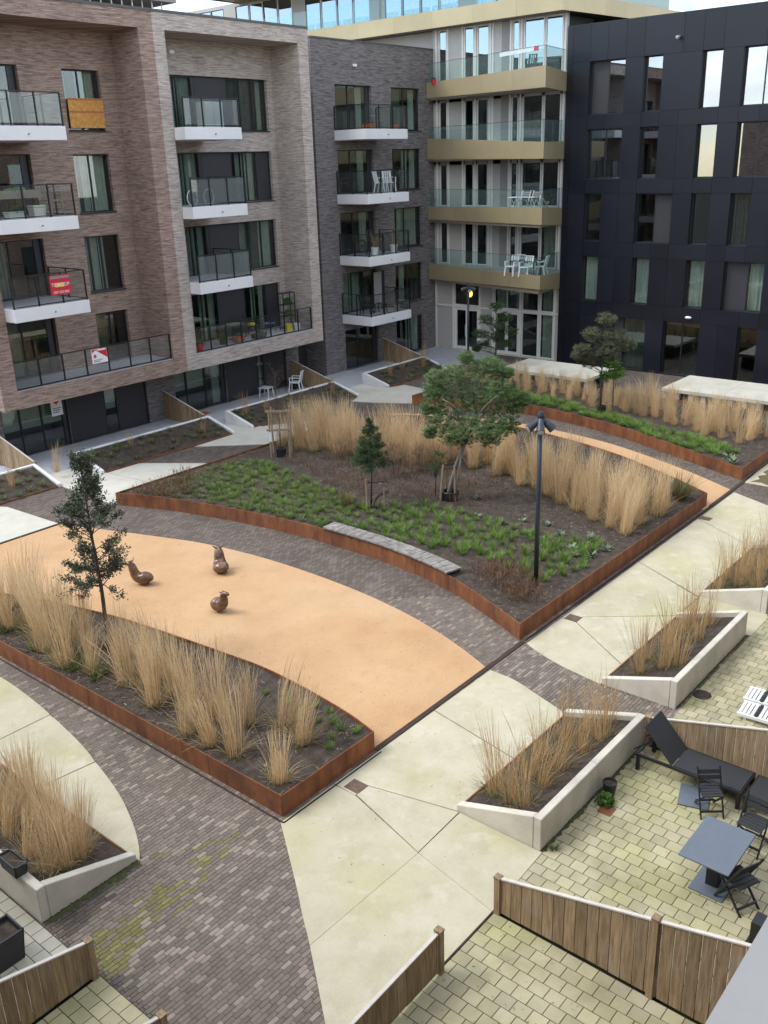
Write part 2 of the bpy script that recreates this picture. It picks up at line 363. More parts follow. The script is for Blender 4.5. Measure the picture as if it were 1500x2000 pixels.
nmat('bark_pale', [(.20, .18, .155), (.34, .31, .28)], scale=10, rough=.95, stretch=(2, 2, .5))
leafmat('straw', [(.34, .23, .11), (.60, .435, .235), (.77, .60, .37), (.87, .73, .52)], .42, .8, .12)
leafmat('straw_rust', [(.28, .17, .075), (.48, .31, .14), (.64, .45, .24), (.74, .57, .36)], .42, .8, .12)
leafmat('tuft_green', [(.07, .13, .022), (.15, .27, .047), (.27, .39, .10)], .3, .6, .25)
leafmat('leaf_dull', [(.065, .095, .03), (.135, .18, .06), (.24, .25, .115)], .25, .7, .25)
leafmat('rosette', [(.08, .14, .08), (.17, .25, .14), (.27, .35, .21)], .2, .6, .2)
leafmat('shrub_green', [(.03, .065, .012), (.075, .15, .025), (.14, .24, .045)], .25, .6, .25)
leafmat('olive_shrub', [(.05, .055, .02), (.14, .14, .06), (.30, .25, .12)], .25, .7, .1)
leafmat('oak_leaf', [(.035, .048, .028), (.08, .10, .06), (.16, .18, .12)], .15, .5, .0)
leafmat('pine_needle', [(.016, .036, .014), (.042, .085, .032), (.10, .16, .055)], .15, .6, .0)
leafmat('pine_light', [(.055, .10, .04), (.135, .22, .085), (.26, .36, .15)], .2, .6, .0)
leafmat('pine_grey', [(.042, .052, .028), (.105, .122, .065), (.21, .22, .12)], .2, .6, .0)
leafmat('dry_stem', [(.06, .04, .03), (.15, .095, .065), (.28, .19, .13)], .1, .9, .2)
leafmat('red_stem', [(.06, .032, .02), (.15, .078, .045), (.26, .16, .09)], .1, .9, .2)
leafmat('litter', [(.05, .038, .03), (.15, .115, .088), (.32, .255, .19)], 0, 1, 0)
# ------------------------------------------------------------------ the ground
def sheet(name, poly, z, mat, parent=None, kind='structure'):
    m = MB(); m.face([(x, y, z) for x, y in (poly if sum(poly[i][0]*poly[(i+1) % len(poly)][1]-poly[(i+1) % len(poly)][0]*poly[i][1] for i in range(len(poly))) > 0 else poly[::-1])])
    o = m.build(name, mat, parent)
    if kind and not parent: o['kind'] = kind
    return o
def far_brick_mat():
    m = bpy.data.materials.new('brick_paving_far'); m.use_nodes = True; nt = m.node_tree; N = nt.nodes.new; L = nt.links.new
    b = nt.nodes['Principled BSDF']; b.inputs['Roughness'].default_value = .9; b.inputs['Specular IOR Level'].default_value = .3
    g = N('ShaderNodeNewGeometry'); br = N('ShaderNodeTexBrick'); br.inputs['Scale'].default_value = 1
    br.inputs['Brick Width'].default_value = .181; br.inputs['Row Height'].default_value = .075; br.inputs['Mortar Size'].default_value = .006; br.inputs['Bias'].default_value = -.25
    br.inputs['Color1'].default_value = (.115, .092, .077, 1); br.inputs['Color2'].default_value = (.20, .17, .145, 1); br.inputs['Mortar'].default_value = (.03, .026, .022, 1)
    L(g.outputs['Position'], br.inputs['Vector'])
    n = N('ShaderNodeTexNoise'); n.inputs['Scale'].default_value = .7; n.inputs['Detail'].default_value = 6; L(g.outputs['Position'], n.inputs['Vector'])
    r = N('ShaderNodeMapRange'); r.inputs['To Min'].default_value = .6; r.inputs['To Max'].default_value = 1.45; L(n.outputs['Fac'], r.inputs['Value'])
    s = N('ShaderNodeVectorMath'); s.operation = 'SCALE'; L(br.outputs['Color'], s.inputs[0]); L(r.outputs[0], s.inputs['Scale']); L(s.outputs[0], b.inputs['Base Color'])
    return m
sheet('ground', [(-300, -300), (400, -300), (400, 400), (-300, 400)], -.06, MATS['joint_dirt'])
path = sheet('brick_path', [(4.93, 6.02), (45, 6.02), (45, 33.9), (4.93, 33.9)], -.010, far_brick_mat())

ARC_BEDA = curve([(11.31, 10.06), (11.5, 10.89), (11.66, 12.16), (11.73, 13.45), (11.65, 14.68), (11.5, 16.28), (11.3, 18), (10.85, 20), (10.2, 22), (9.5, 24), (8.87, 25.4)])
ARC_PLAY1 = curve([(15.17, 10.13), (15.57, 11.09), (15.95, 12.26), (16.22, 13.42), (16.44, 14.98), (16.54, 16.92), (16.48, 18.95), (16.21, 20.87), (15.80, 22.29), (15.25, 23.95), (14.55, 25.93)])
ARC_BEDB = curve([(16.66, 10.2), (17.35, 11.74), (17.97, 13.44), (18.31, 15.49), (18.38, 17.67), (18.29, 19.51), (17.95, 21.91), (17.40, 24.2), (16.72, 26.0)])
ARC_BEDB_BACK = curve([(27.71, 10.22), (28.81, 12.11), (29.98, 14.57), (30.70, 17.07), (31.10, 19.67), (30.9, 22), (30.1, 24.2), (29.0, 26.0)])
ARC_PLAY2 = curve([(29.6, 10.13), (30.85, 12.41), (32.20, 15.70), (32.78, 18.68), (32.83, 20.71), (32.3, 23.6), (31.2, 26.0)])
ARC_BEDC = curve([(30.81, 10.25), (31.2, 11.18), (32.28, 13.62), (33.42, 16.29), (34.1, 18.93), (34.3, 21.08), (33.7, 23.6), (32.97, 26.2)])
ARC_LSLAB = curve([(8.3, 20.5), (8.36, 18.52), (8.27, 16.90), (8.01, 14.98), (7.73, 13.71), (7.48, 12.79), (7.16, 11.97), (6.90, 11.46), (6.68, 11.13)])
ARC_S1L = curve([(8.73, 9.98), (7.91, 8.82), (7.45, 8.20), (7.10, 7.71), (6.30, 6.66), (5.8, 6.03)])
ARC_S1R = curve([(15.12, 9.98), (15.11, 9.61), (15.06, 9.25), (14.86, 8.63), (14.72, 8.2), (14.58, 7.8)])
ARC_S2L = curve([(16.62, 9.98), (16.37, 9.41), (16.19, 8.78), (16.09, 8.23), (16.02, 7.8)])

BEDA = [(8.87, 10.06)]+ARC_BEDA
BEDB = [(16.66, 10.2)]+ARC_BEDB_BACK+ARC_BEDB[::-1][:-1]
BEDC = ARC_BEDC+[(38.6, 26.2), (38.6, 10.3)]
PLAY1 = [(8.9, 10.13)]+ARC_PLAY1+[(8.9, 25.93)]
PLAY2 = [(27.3, 10.13)]+ARC_PLAY2+[(28.5, 26.0)]
sheet('play_surface', PLAY1, .006, MATS['rubber_sand'])
sheet('play_surface', PLAY2, .006, MATS['rubber_sand'])

def path_panels(name, polys, mat='concrete'):
    e = empty(name, kind='structure')
    for p in polys:
        o = MB().prism(inset(p, .0035), -.05, .012).build('concrete_panel', MATS[mat], e)
    return e
def cut(arc, lo, hi): return [p for p in arc if lo <= p[1] <= hi]
S1 = [[(10.06, 9.98)]+cut(ARC_S1L, 7.72, 10)+[(7.11, 7.72), (9.58, 7.67), (10.06, 9.45)],
      [(7.11, 7.72)]+cut(ARC_S1L, 0, 7.71)+[(9.26, 6.03), (9.58, 7.67)],
      [(9.58, 7.67), (9.26, 6.03), (10.81, 6.1), (10.81, 7.72)],
      [(10.09, 9.46), (9.59, 7.68), (10.81, 7.74), (10.40, 9.46)],
      [(10.08, 9.98), (10.06, 9.46), (10.41, 9.46), (10.82, 7.76), (12.66, 7.76), (13.08, 9.98)],
      [(13.1, 9.98), (12.68, 7.76)]+ARC_S1R[::-1]]
S2 = [[(18.22, 9.98)]+ARC_S2L+[(17.0, 7.78), (18.22, 9.6)],
      [(18.24, 9.6), (17.04, 7.8), (19.96, 7.8), (18.56, 9.6)],
      [(18.24, 9.98), (18.24, 9.61), (18.56, 9.61), (19.97, 7.82), (21.22, 7.82), (22.4, 9.98)],
      [(19.99, 7.8), (19.99, 6.05), (21.3, 6.05), (21.3, 7.8)],
      [(22.42, 9.98), (21.3, 7.84), (25.15, 7.84), (26.45, 9.98)],
      [(26.47, 9.98), (25.17, 7.84), (25.2, 6.05), (27.6, 6.05), (28.25, 7.6), (28.79, 8.68), (29.42, 9.98)]]
S3 = [[(30.58, 10.06), (30.6, 9.3), (30.2, 7.8), (29.9, 6.05), (44, 6.05), (44, 10.2), (33.5, 10.2)]]
path_panels('concrete_path', S1); path_panels('concrete_path', S2); path_panels('concrete_path', S3)
LS = [[(6.66, 16.2), (6.66, 14.2), (7.8, 14.05)]+cut(ARC_LSLAB, 14.1, 16.0)[::-1]+[(8.17, 16.2)],
      [(6.66, 14.18), (6.66, 11.13)]+cut(ARC_LSLAB, 0, 14.0)[::-1]+[(7.8, 14.03)],
      [(6.66, 16.22), (8.17, 16.22)]+cut(ARC_LSLAB, 16.25, 20.5)[::-1]+[(8.0, 23), (7.4, 25.5), (6.66, 26)]]
path_panels('concrete_path', LS)
LF = [[(8.5, 26.05), (14.55, 26.05), (14.4, 28.9), (14.2, 29.25), (8.5, 29.25)],
      [(16.66, 26.12), (18.9, 26.12), (18.6, 29.25), (18.5, 30.9), (16.75, 30.9), (16.72, 29.28)],
      [(18.92, 26.12), (21.9, 26.12), (21.54, 27.07), (20.24, 28.97), (20.0, 29.25), (18.62, 29.25)],
      [(25.0, 26.3), (29.2, 26.12), (30.0, 27.2), (28.0, 28.3), (26.4, 29.2), (26.2, 30.9), (24.95, 30.9), (24.9, 29.3), (22.75, 29.25), (22.98, 28.93), (24.53, 27.15)],
      [(33.12, 26.3), (34.5, 26.6), (35.74, 27.58), (35.9, 28.99), (34.9, 29.3), (34.9, 30.9), (32.9, 30.9), (32.75, 29.3), (31.9, 28.95), (32.3, 27.8)]]
path_panels('concrete_path', LF, 'concrete_far')

# brick pieces of the near path: the nearest as single bricks, the rest as one mass
COVERS = [inset(p, .12) for p in (S1+S2+LS+[BEDA, BEDB, PLAY1])]
PLANT_P = [(10.82, 14.6, 6.12, 7.8), (16.07, 19.95, 6.12, 7.8), (21.3, 25.2, 6.12, 7.8)]
bricks = []
bw, bh, g_ = .172, .066, .009
iy = 0; y = 6.06
while y < 24:
    x = 4.95+(iy % 2)*.09+(.05 if iy % 3 == 0 else 0)
    while x < 19:
        c = (x+bw/2, y+bh/2)
        if c[0]**2+c[1]**2+110 < 24.2**2 and not any(inside(c, p) for p in COVERS) and not any(a < c[0] < b and lo < c[1] < hi for a, b, lo, hi in PLANT_P) and not (c[0] < 6.6 and c[1] > 11.25):
            bricks.append((x, y))
        x += bw+g_
    y += bh+g_; iy += 1
def brick_tint(x, y):
    n = math.sin(x*1.3+y*2.1)*.5+math.sin(x*.6-y*1.7+1)*.5
    r = random.random()
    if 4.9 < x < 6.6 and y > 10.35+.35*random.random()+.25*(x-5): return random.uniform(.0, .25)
    if r < .12+.12*max(0, n): return random.uniform(.8, 1.25)
    return random.uniform(.32, .62)
def mossy(x, y):
    d = abs(y-(9.93+.13*(x-5))+.08*math.sin(x*4))
    if 4.9 < x < 8.1 and d < .45*(1-.1*(x-5)) and random.random() < .95-d*1.7-.17*(x-5): return True
    return 4.95 < x < 6.9 and 10.9 < y < 11.25 and random.random() < .12
bricks.sort(key=lambda b: (b[0]-0)**2+(b[1]-0)**2)
seen = [b for b in bricks if b[0]*.78-(b[1]-6)*.9 > -1e9 and (b[0] > 5.1 or b[1] > 8.3)]
single = []
for b in bricks:                                     # the nearest ones that the photograph shows
    if len(single) < 290 and b[1] > 7.9-(b[0]-5.32)*1.27+.05 and b[1] > 6.1 and b[0] < 8.6: single.append(b)
sset = set(single)
tint_mesh = {}
def brick_mesh(t, moss):
    k = (round(t*8), moss)
    if k not in tint_mesh: tint_mesh[k] = MB().box(0, bw, 0, bh, -.02, .0, k[0]/8, bottom=False).mesh('brick', MATS['moss_brick' if moss else 'bed_brick'])
    return tint_mesh[k]
for x, y in single:
    o = link('brick', brick_mesh(brick_tint(x, y), mossy(x, y)), path); o.location = (x, y, random.uniform(-.0015, .0015))
rest, moss = MB(), MB()
for b in bricks:
    if b in sset: continue
    (moss if mossy(*b) else rest).box(b[0], b[0]+bw, b[1], b[1]+bh, -.02, random.uniform(-.0015, .0015), brick_tint(*b), bottom=False)
tag(rest.build('brick_field', MATS['bed_brick'], path), kind='stuff')
tag(moss.build('mossy_bricks', MATS['moss_brick'], path), kind='stuff')

# terraces of square pavers
def terrace(name, x0, x1, y0, y1, mat, lim, tx=.222, ty=.246, cond=lambda x, y: True, jm='paver_joint', along='y'):
    e = sheet(name, [(x0, y0), (x1, y0), (x1, y1), (x0, y1)], -.008, MATS[jm])
    pcs = []; i = 0; x = x1
    while x-tx > x0-.2:
        y = y1-(i % 2)*ty/2
        if i % 2: pcs.append((x-tx, y, tx, ty/2))
        while y-ty > y0: pcs.append((x-tx, y-ty, tx, ty)); y -= ty
        x -= tx; i += 1
    pcs = [p for p in pcs if cond(p[0]+p[2]/2, p[1]+p[3]/2) and p[0] >= x0-.01]
    pcs.sort(key=lambda p: p[0]**2+p[1]**2)
    cache = {}; mass = MB(); n = 0
    for p in pcs:
        t = random.choice((.1, .3, .45, .5, .55, .6, .7, .95)); j = .0065
        if n < lim:
            k = (t, round(p[3], 3))
            if k not in cache: cache[k] = MB().box(j, p[2]-j, j, p[3]-j, -.03, 0, t, bottom=False).mesh('paver', MATS[mat])
            o = link('paver', cache[k], e); o.location = (p[0], p[1], random.uniform(0, .003)); n += 1
        else: mass.box(p[0]+j, p[0]+p[2]-j, p[1]+j, p[1]+p[3]-j, -.03, random.uniform(0, .003), t, bottom=False)
    if mass.v: tag(mass.build('paver_field', MATS[mat], e), kind='stuff')
    return e
terrace('paved_terrace', 5.6, 9.27, 1.6, 6.0, 'paver', 240, cond=lambda x, y: y > 6.4-1.1*(x-5.32))
terrace('paved_terrace', 9.32, 14.56, 1.6, 6.1, 'paver', 299, cond=lambda x, y: y > 2.0 and (y-2.2) > .3*(x-9.8)-.6 and y > 3.2-(x-9.3)*.75)
terrace('paved_terrace', 14.62, 21.3, 2.0, 6.08, 'paver', 170, cond=lambda x, y: (y-2.79) > .33*(x-11.59)-.9)
terrace('paved_terrace', 2.2, 4.92, 9.72, 16, 'paver_grey', 60, cond=lambda x, y: y < 13 and x > 3)
terrace('paved_terrace', 2.2, 4.92, 5, 9.66, 'paver', 90, cond=lambda x, y: y > 7.4 and x > 3.2)
def left_terrace():
    e = sheet('tiled_terrace', [(8, 29.35), (45, 29.35), (45, 33.85), (8, 33.85)], -.005, MATS['paver_joint'])
    m = MB(); x = 10.0
    while x < 45:
        y = 29.4
        while y < 33.8: m.box(x+.004, x+.596, y+.004, y+.296, -.02, .001, random.uniform(.3, .7), bottom=False); y += .3
        x += .6
    tag(m.build('paver_field', MATS['terrace_grey'], e), kind='stuff')
left_terrace()

# ------------------------------------------------------------------ corten beds
def soil_mesh(poly, z, amp, step=.35, mat='soil', zf=None):
    pts = [Vector(p) for p in poly]; n = len(pts); xs = [p[0] for p in poly]; ys = [p[1] for p in poly]
    edges = [(i, (i+1) % n) for i in range(n)]; ins = inset(poly, .12)
    x = min(xs)
    while x < max(xs):
        y = min(ys)
        while y < max(ys):
            q = (x+random.uniform(-.1, .1), y+random.uniform(-.1, .1))
            if inside(q, ins): pts.append(Vector(q))
            y += step
        x += step
    v, _, f, *_r = delaunay_2d_cdt(pts, edges, [], 1, 1e-5)
    m = MB(); m.v = [(p.x, p.y, (zf(p.x, p.y) if zf else z)+random.uniform(-amp, amp)) for p in v]
    m.f = [tuple(t) for t in f]; m.t = [.5]*len(m.f)
    for i, t in enumerate(m.f):
        a, b, c = (m.v[k] for k in t[:3])
        if (b[0]-a[0])*(c[1]-a[1])-(b[1]-a[1])*(c[0]-a[0]) < 0: m.f[i] = t[::-1]
    return m.build('soil', MATS[mat], None, smooth=True)
def adopt(o, parent):
    o.parent = parent; o.location = -parent.location; return o
def corten_bed(name, poly, h, label, zs=.36, panel=2.0, skip=lambda a, b: False):
    c = poly[0]; e = empty(name, (c[0], c[1], 0), label=label, cat='planter')
    ip = inset(poly, .025); a0 = sum(poly[i][0]*poly[(i+1) % len(poly)][1]-poly[(i+1) % len(poly)][0]*poly[i][1] for i in range(len(poly)))
    op = poly if a0 > 0 else poly[::-1]
    n = len(op); acc = 0; m = MB(); cnt = 0
    def flush():
        nonlocal m, acc
        if m.v: bevel(m.build('wall_panel', MATS['corten'], e), .004)
        m = MB(); acc = 0
    for i in range(n):
        j = (i+1) % n; A, B = Vector(op[i]), Vector(op[j]); C, D = Vector(ip[i]), Vector(ip[j])
        L = (B-A).length; k = max(1, round(L/panel)) if L > 1.2 else 1
        d0 = (A-Vector(op[i-1])).normalized(); d1 = (B-A).normalized()
        if d0.dot(d1) < .9: flush()
        for s in range(k):
            a, b = A.lerp(B, s/k), A.lerp(B, (s+1)/k); cc, dd = C.lerp(D, s/k), C.lerp(D, (s+1)/k)
            if k > 1: b = b-(b-a).normalized()*.006; dd = dd-(dd-cc).normalized()*.006
            m.prism([(a.x, a.y), (b.x, b.y), (dd.x, dd.y), (cc.x, cc.y)], -.02, h+random.uniform(-.001, .001))
            acc += L/k
            if acc > panel*.95: flush()
    flush()
    adopt(soil_mesh(inset(poly, .026), zs, .018), e)
    return e
bedA = corten_bed('corten_bed', BEDA, .43, 'rusty steel bed of tall straw grass and one slender evergreen, nearest the camera')
bedB = corten_bed('corten_bed', BEDB, .43, 'large central rusty steel bed with green tufts, lamp post and slatted bench')
bedC = corten_bed('corten_bed', BEDC, .43, 'far rusty steel bed of low green plants before the black building')
# flush steel edging and slot drains
def edging(pts, label, w=.07, z=.02):
    m = MB()
    for a, b in zip(pts[:-1], pts[1:]):
        m.bar((*a, z/2), (*b, z/2), w, z)
        if w > .06: pass
    return tag(m.build('steel_edging', MATS['corten_dark'], None), label, 'edging')
edging([(11.32, 10.05), (16.66, 10.09)], 'flush dark steel strip between orange play surface and near concrete path', .11)
edging([(27.74, 10.1), (30.8, 10.13)], 'flush dark steel strip across the far end of the orange play surface', .11)
edging([(8.9, 26.0), (14.58, 26.0)], 'flush dark steel strip behind the orange play surface at left', .10)
edging([(8.80, 25), (8.76, 9.93), (11.35, 9.93)], 'thin dark steel slot along the foot of the nearest rusty bed', .035, .012)
edging([(16.72, 10.08), (27.7, 10.08)], 'thin dark steel slot along the foot of the large central bed', .05, .012)
edging([(30.83, 10.14), (38.6, 10.2)], 'thin dark steel slot along the foot of the far rusty bed', .05, .012)
for (x, y), w in (((10.26, 9.61), 'beside the nearest rusty bed'), ((18.38, 9.75), 'beside the corner of the central bed'), ((26.6, 9.8), 'at the far corner of the central bed')):
    m = MB(); m.box(-.15, .15, -.17, .17, -.03, .0155); m.box(-.10, .10, -.12, .12, .014, .019); m.lathe([(.022, .019), (.022, .023), (0, .023)], n=10)
    o = m.mesh('drain_cover', MATS['drain_plate']); o = link('drain_cover', o); o.location = (x, y, 0); tag(o, 'square rusty drain cover in the concrete path '+w, 'drain cover', 'drain covers')
tag(MB().lathe([(0, .010), (.52, .010), (.55, .009), (.58, .0075)], (29.87, 18.13, 0), 28).build('round_cover', MATS['joint_dirt']), 'round dark cover in the far orange play surface', 'manhole cover')

# ------------------------------------------------------------------ concrete planters (walls rise towards the terraces)
def planter(name, x0, x1, yf, yb, label, hf=.13, hb=.62, th=.14, axis='x', mat='concrete_wall', ends=(True, True), lo=.0, hi=.52):
    """soil edge at yf (flush steel), high wall at yb; axis 'x' = runs along X"""
    M = (lambda u, v: (u, v)) if axis == 'x' else (lambda u, v: (v, u))
    e = empty(name, (*M((x0+x1)/2, yb), 0), label=label, cat='planter', group=None)
    s = 1 if yf > yb else -1
    L = x1-x0; k = 2 if L > 3 else 1
    for i in range(k):
        a, b = x0+L*i/k+(.004 if i else 0), x0+L*(i+1)/k-(.004 if i < k-1 else 0)
        bevel(MB().prism([M(a, yb), M(b, yb), M(b, yb+s*th), M(a, yb+s*th)], -.05, hb).build('wall', MATS[mat], e), .012)
    for q, use in zip((x0, x1), ends):
        if not use: continue
        d = th if q == x0 else -th
        bevel(MB().prism([M(q, yb+s*(th+.003)), M(q+d, yb+s*(th+.003)), M(q+d, yf), M(q, yf)], -.05, [hb-.003, hb-.003, hf, hf]).build('side_wall', MATS[mat], e), .012)
    MB().prism([M(x0+(th if ends[0] else 0), yf), M(x1-(th if ends[1] else 0), yf), M(x1-(th if ends[1] else 0), yf-s*.03), M(x0+(th if ends[0] else 0), yf-s*.03)], -.05, .05).build('steel_edge', MATS['corten'], e)
    a, b = x0+(th if ends[0] else .0)+.002, x1-(th if ends[1] else 0)-.002
    y0, y1 = yf-s*.032, yb+s*(th+.002)
    poly = [M(a, y0), M(b, y0), M(b, y1), M(a, y1)]
    vv = 1 if axis == 'x' else 0
    adopt(soil_mesh(poly, 0, .012, .25, zf=lambda X, Y: .03+(.50-.03)*abs(((X, Y)[vv]-y0)/(y1-y0))), e)
    return e
planter('concrete_planter', 10.82, 14.6, 7.8, 6.14, 'pale concrete planter of dry grass beside the terrace with the black table')
planter('concrete_planter', 16.07, 19.95, 7.8, 6.16, 'pale concrete planter of dry grass behind the white slatted panels')
planter('concrete_planter', 21.3, 25.2, 7.85, 6.16, 'pale concrete planter of dry grass at the right edge, farthest of three')
planter('concrete_planter', 11.17, 16.0, 6.65, 4.95, 'pale concrete planter of dry grass at lower left, black box on its rim', axis='y', ends=(True, False))
for a, b, w in ((9.5, 16.75, 'at the left edge, before the wooden screen'), (18.4, 24.95, 'before the ground-floor flat with the heart sign'), (25.9, 32.85, 'in front of the white plastic chair'), (35.0, 40.05, 'below the dark slate brick facade')):
    planter('low_planter', a, b, 29.33, 31.0, 'long white concrete planter '+w, hf=.12, hb=.55, mat='concrete_white')
# ------------------------------------------------------------------ facades
class Fc:
    def __init__(s, ax, v): s.ax = ax; s.v = v
    def p(s, u, d, z): return (u, s.v+d, z) if s.ax == 'Y' else (s.v+d, u, z)
    def box(s, m, u0, u1, d0, d1, z0, z1, tint=None):
        if s.ax == 'Y': m.box(u0, u1, s.v+d0, s.v+d1, z0, z1, tint)
        else: m.box(s.v+d0, s.v+d1, u0, u1, z0, z1, tint)
        return m
    def quad(s, m, u0, u1, d, z0, z1): return m.face([s.p(u0, d, z0), s.p(u1, d, z0), s.p(u1, d, z1), s.p(u0, d, z1)])
def wall(F, parent, u0, u1, z0, z1, ops, mat, reveal=.2, name='wall', rmat=None):
    us = sorted({u0, u1, *[k for o in ops for k in o[:2]]}); zs = sorted({z0, z1, *[k for o in ops for k in o[2:4]]})
    m = MB(); r = MB() if rmat else m
    for a, b in zip(us[:-1], us[1:]):
        for c, d in zip(zs[:-1], zs[1:]):
            mu, mz = (a+b)/2, (c+d)/2
            if not any(o[0] < mu < o[1] and o[2] < mz < o[3] for o in ops): F.quad(m, a, b, 0, c, d)
    for o in ops:
        a, b, c, d = o[:4]
        for q in (((a, 0, c), (a, 0, d), (a, reveal, d), (a, reveal, c)), ((b, 0, c), (b, 0, d), (b, reveal, d), (b, reveal, c)), ((a, 0, d), (b, 0, d), (b, reveal, d), (a, reveal, d)), ((a, 0, c), (b, 0, c), (b, reveal, c), (a, reveal, c))):
            r.face([F.p(*k) for k in q])
    o = m.build(name, MATS[mat], parent)
    if rmat: r.build('reveal', MATS[rmat], o)
    return o
def curtain(F, parent, u0, u1, d, z0, z1, mat='curtain'):
    m = MB(); n = max(3, int((u1-u0)/.045)); a = []
    ph = random.random()*6
    for i in range(n+1):
        u = u0+(u1-u0)*i/n; a.append((u, d+.035*math.sin(i*1.9+ph)+.015*math.sin(i*.7)))
    for (p, dp), (q, dq) in zip(a[:-1], a[1:]): m.face([F.p(p, dp, z0), F.p(q, dq, z0), F.p(q, dq, z1), F.p(p, dp, z1)])
    return m.build('curtain', MATS[mat], parent)
def window(F, parent, u0, u1, z0, z1, cells, setb=.16, fw=.055, fm='anthracite', glass='glass', room=1.3, sill=True, name='window', bar=None):
    """cells: list of (width share, kind) in rising u; kinds g glass, c/w/k curtains (side, full white, dark), d dark panel"""
    m = MB(); F.box(m, u0, u1, setb, setb+.07, z0, z0+fw); F.box(m, u0, u1, setb, setb+.07, z1-fw, z1)
    F.box(m, u0, u0+fw, setb, setb+.07, z0+fw, z1-fw); F.box(m, u1-fw, u1, setb, setb+.07, z0+fw, z1-fw)
    tot = sum(c[0] for c in cells); u = u0+fw; W = u1-u0-2*fw; spans = []
    for i, (w, k) in enumerate(cells):
        e = u+W*w/tot; spans.append((u, e, k))
        if i < len(cells)-1: F.box(m, e-fw*.5, e+fw*.5, setb+.003, setb+.067, z0+fw, z1-fw)
        u = e
    o = m.build(name, MATS[fm], parent)
    for a, b, k in spans:
        a += fw*.4; b -= fw*.4
        if k == 'd': F.box(MB(), a, b, setb+.03, setb+.05, z0+fw*.8, z1-fw*.8); mm = MB(); F.box(mm, a, b, setb+.012, setb+.05, z0+fw*.8, z1-fw*.8); mm.build('infill_panel', MATS['panel_dark'], o); continue
        mm = MB(); F.box(mm, a, b, setb+.035, setb+.043, z0+fw*.8, z1-fw*.8); mm.build('pane', MATS[glass], o)
        w = b-a
        if k == 'w': curtain(F, o, a, b, setb+.25, z0+.03, z1-.05, 'curtain_white')
        if k == 'f': curtain(F, o, a, b, setb+.25, z0+.03, z1-.05)
        if k in 'cl': curtain(F, o, a, a+w*.38, setb+.25, z0+.03, z1-.05)
        if k in 'cr': curtain(F, o, b-w*.4, b, setb+.25, z0+.03, z1-.05)
        if k == 'k': curtain(F, o, a, b, setb+.25, z0+.03, z1-.05, 'curtain_dark')
        if k == 'b': mm = MB(); F.box(mm, a, b, setb+.12, setb+.13, z0+(z1-z0)*.45, z1-.03); mm.build('blind', MATS['curtain'], o)
    if any(k != 'd' for *_x, k in spans):
        mm = MB(); d0, d1 = setb+.08, setb+room
        for q in (((u0, d0, z0), (u0, d0, z1), (u0, d1, z1), (u0, d1, z0)), ((u1, d0, z0), (u1, d0, z1), (u1, d1, z1), (u1, d1, z0)), ((u0, d0, z1), (u1, d0, z1), (u1, d1, z1), (u0, d1, z1)), ((u0, d0, z0), (u1, d0, z0), (u1, d1, z0), (u0, d1, z0)), ((u0, d1, z0), (u1, d1, z0), (u1, d1, z1), (u0, d1, z1))):
            mm.face([F.p(*t) for t in q])
        mm.build('room', MATS['room_dark'], o)
    if sill:
        mm = MB(); F.box(mm, u0-.02, u1+.02, -.045, setb+.0, z0-.045, z0-.002); mm.build('sill', MATS[fm], o)
    return o
def railing(parent, pts, z, h, glass, spacing=.95, skip=(), post='railing_black', top=True):
    """posts, hand rail and glass along a polyline, as pieces of parent (world metres)"""
    for i, (a, b) in enumerate(zip(pts[:-1], pts[1:])):
        a, b = Vector((*a, 0)), Vector((*b, 0)); L = (b-a).length; n = max(1, round(L/spacing)); d = (b-a)/n
        nn = Vector((-d.y, d.x, 0)).normalized()*.022
        for k in range(n+1):
            if k == n and i < len(pts)-2: continue
            p = a+d*k; MB().bar((p.x, p.y, z), (p.x, p.y, z+h), .06, .04).build('post', MATS[post], parent)
        for k in range(n):
            p, q = a+d*(k+.04), a+d*(k+.96)
            MB().bar((p.x, p.y, z+h*.5+.03), (q.x, q.y, z+h*.5+.03), .01, h-.14).build('glass_panel', MATS[glass], parent)
        if top:
            MB().bar((a.x, a.y, z+h+.01), (b.x, b.y, z+h+.01), .05, .035).build('hand_rail', MATS[post], parent)
            MB().bar((a.x, a.y, z+.06), (b.x, b.y, z+.06), .035, .03).build('bottom_rail', MATS[post], parent)
def balcony(parent, x0, x1, y0, y1, z, glass, label=None, sides=(True, True), th=.46):
    m = MB().box(x0, x1, y0, y1-.002, z-th, z); o = m.build('balcony', MATS['white_render'], parent); bevel(o, .01)
    MB().box(x0+.06, x1-.06, y0+.06, y1-.01, z-.01, z+.012).build('deck', MATS['terrace_grey'], o)
    MB().lathe([(.035, 0), (.035, .03), (0, .03)], (0, 0, 0), 10).v
    s = MB(); s.tube([(x0+(x1-x0)*.52, y0+.02, z-th*.55), (x0+(x1-x0)*.52, y0-.06, z-th*.55)], .028, 10); s.build('drain_spout', MATS['zinc'], o)
    pts = [(x0+.05, y0+.06), (x1-.05, y0+.06)]
    if sides[0]: pts = [(x0+.05, y1-.03)]+pts
    if sides[1]: pts = pts+[(x1-.05, y1-.03)]
    railing(o, pts, z, 1.08, glass)
    return o

YF, YW = 32.0, 33.8
FY = Fc('Y', YW)
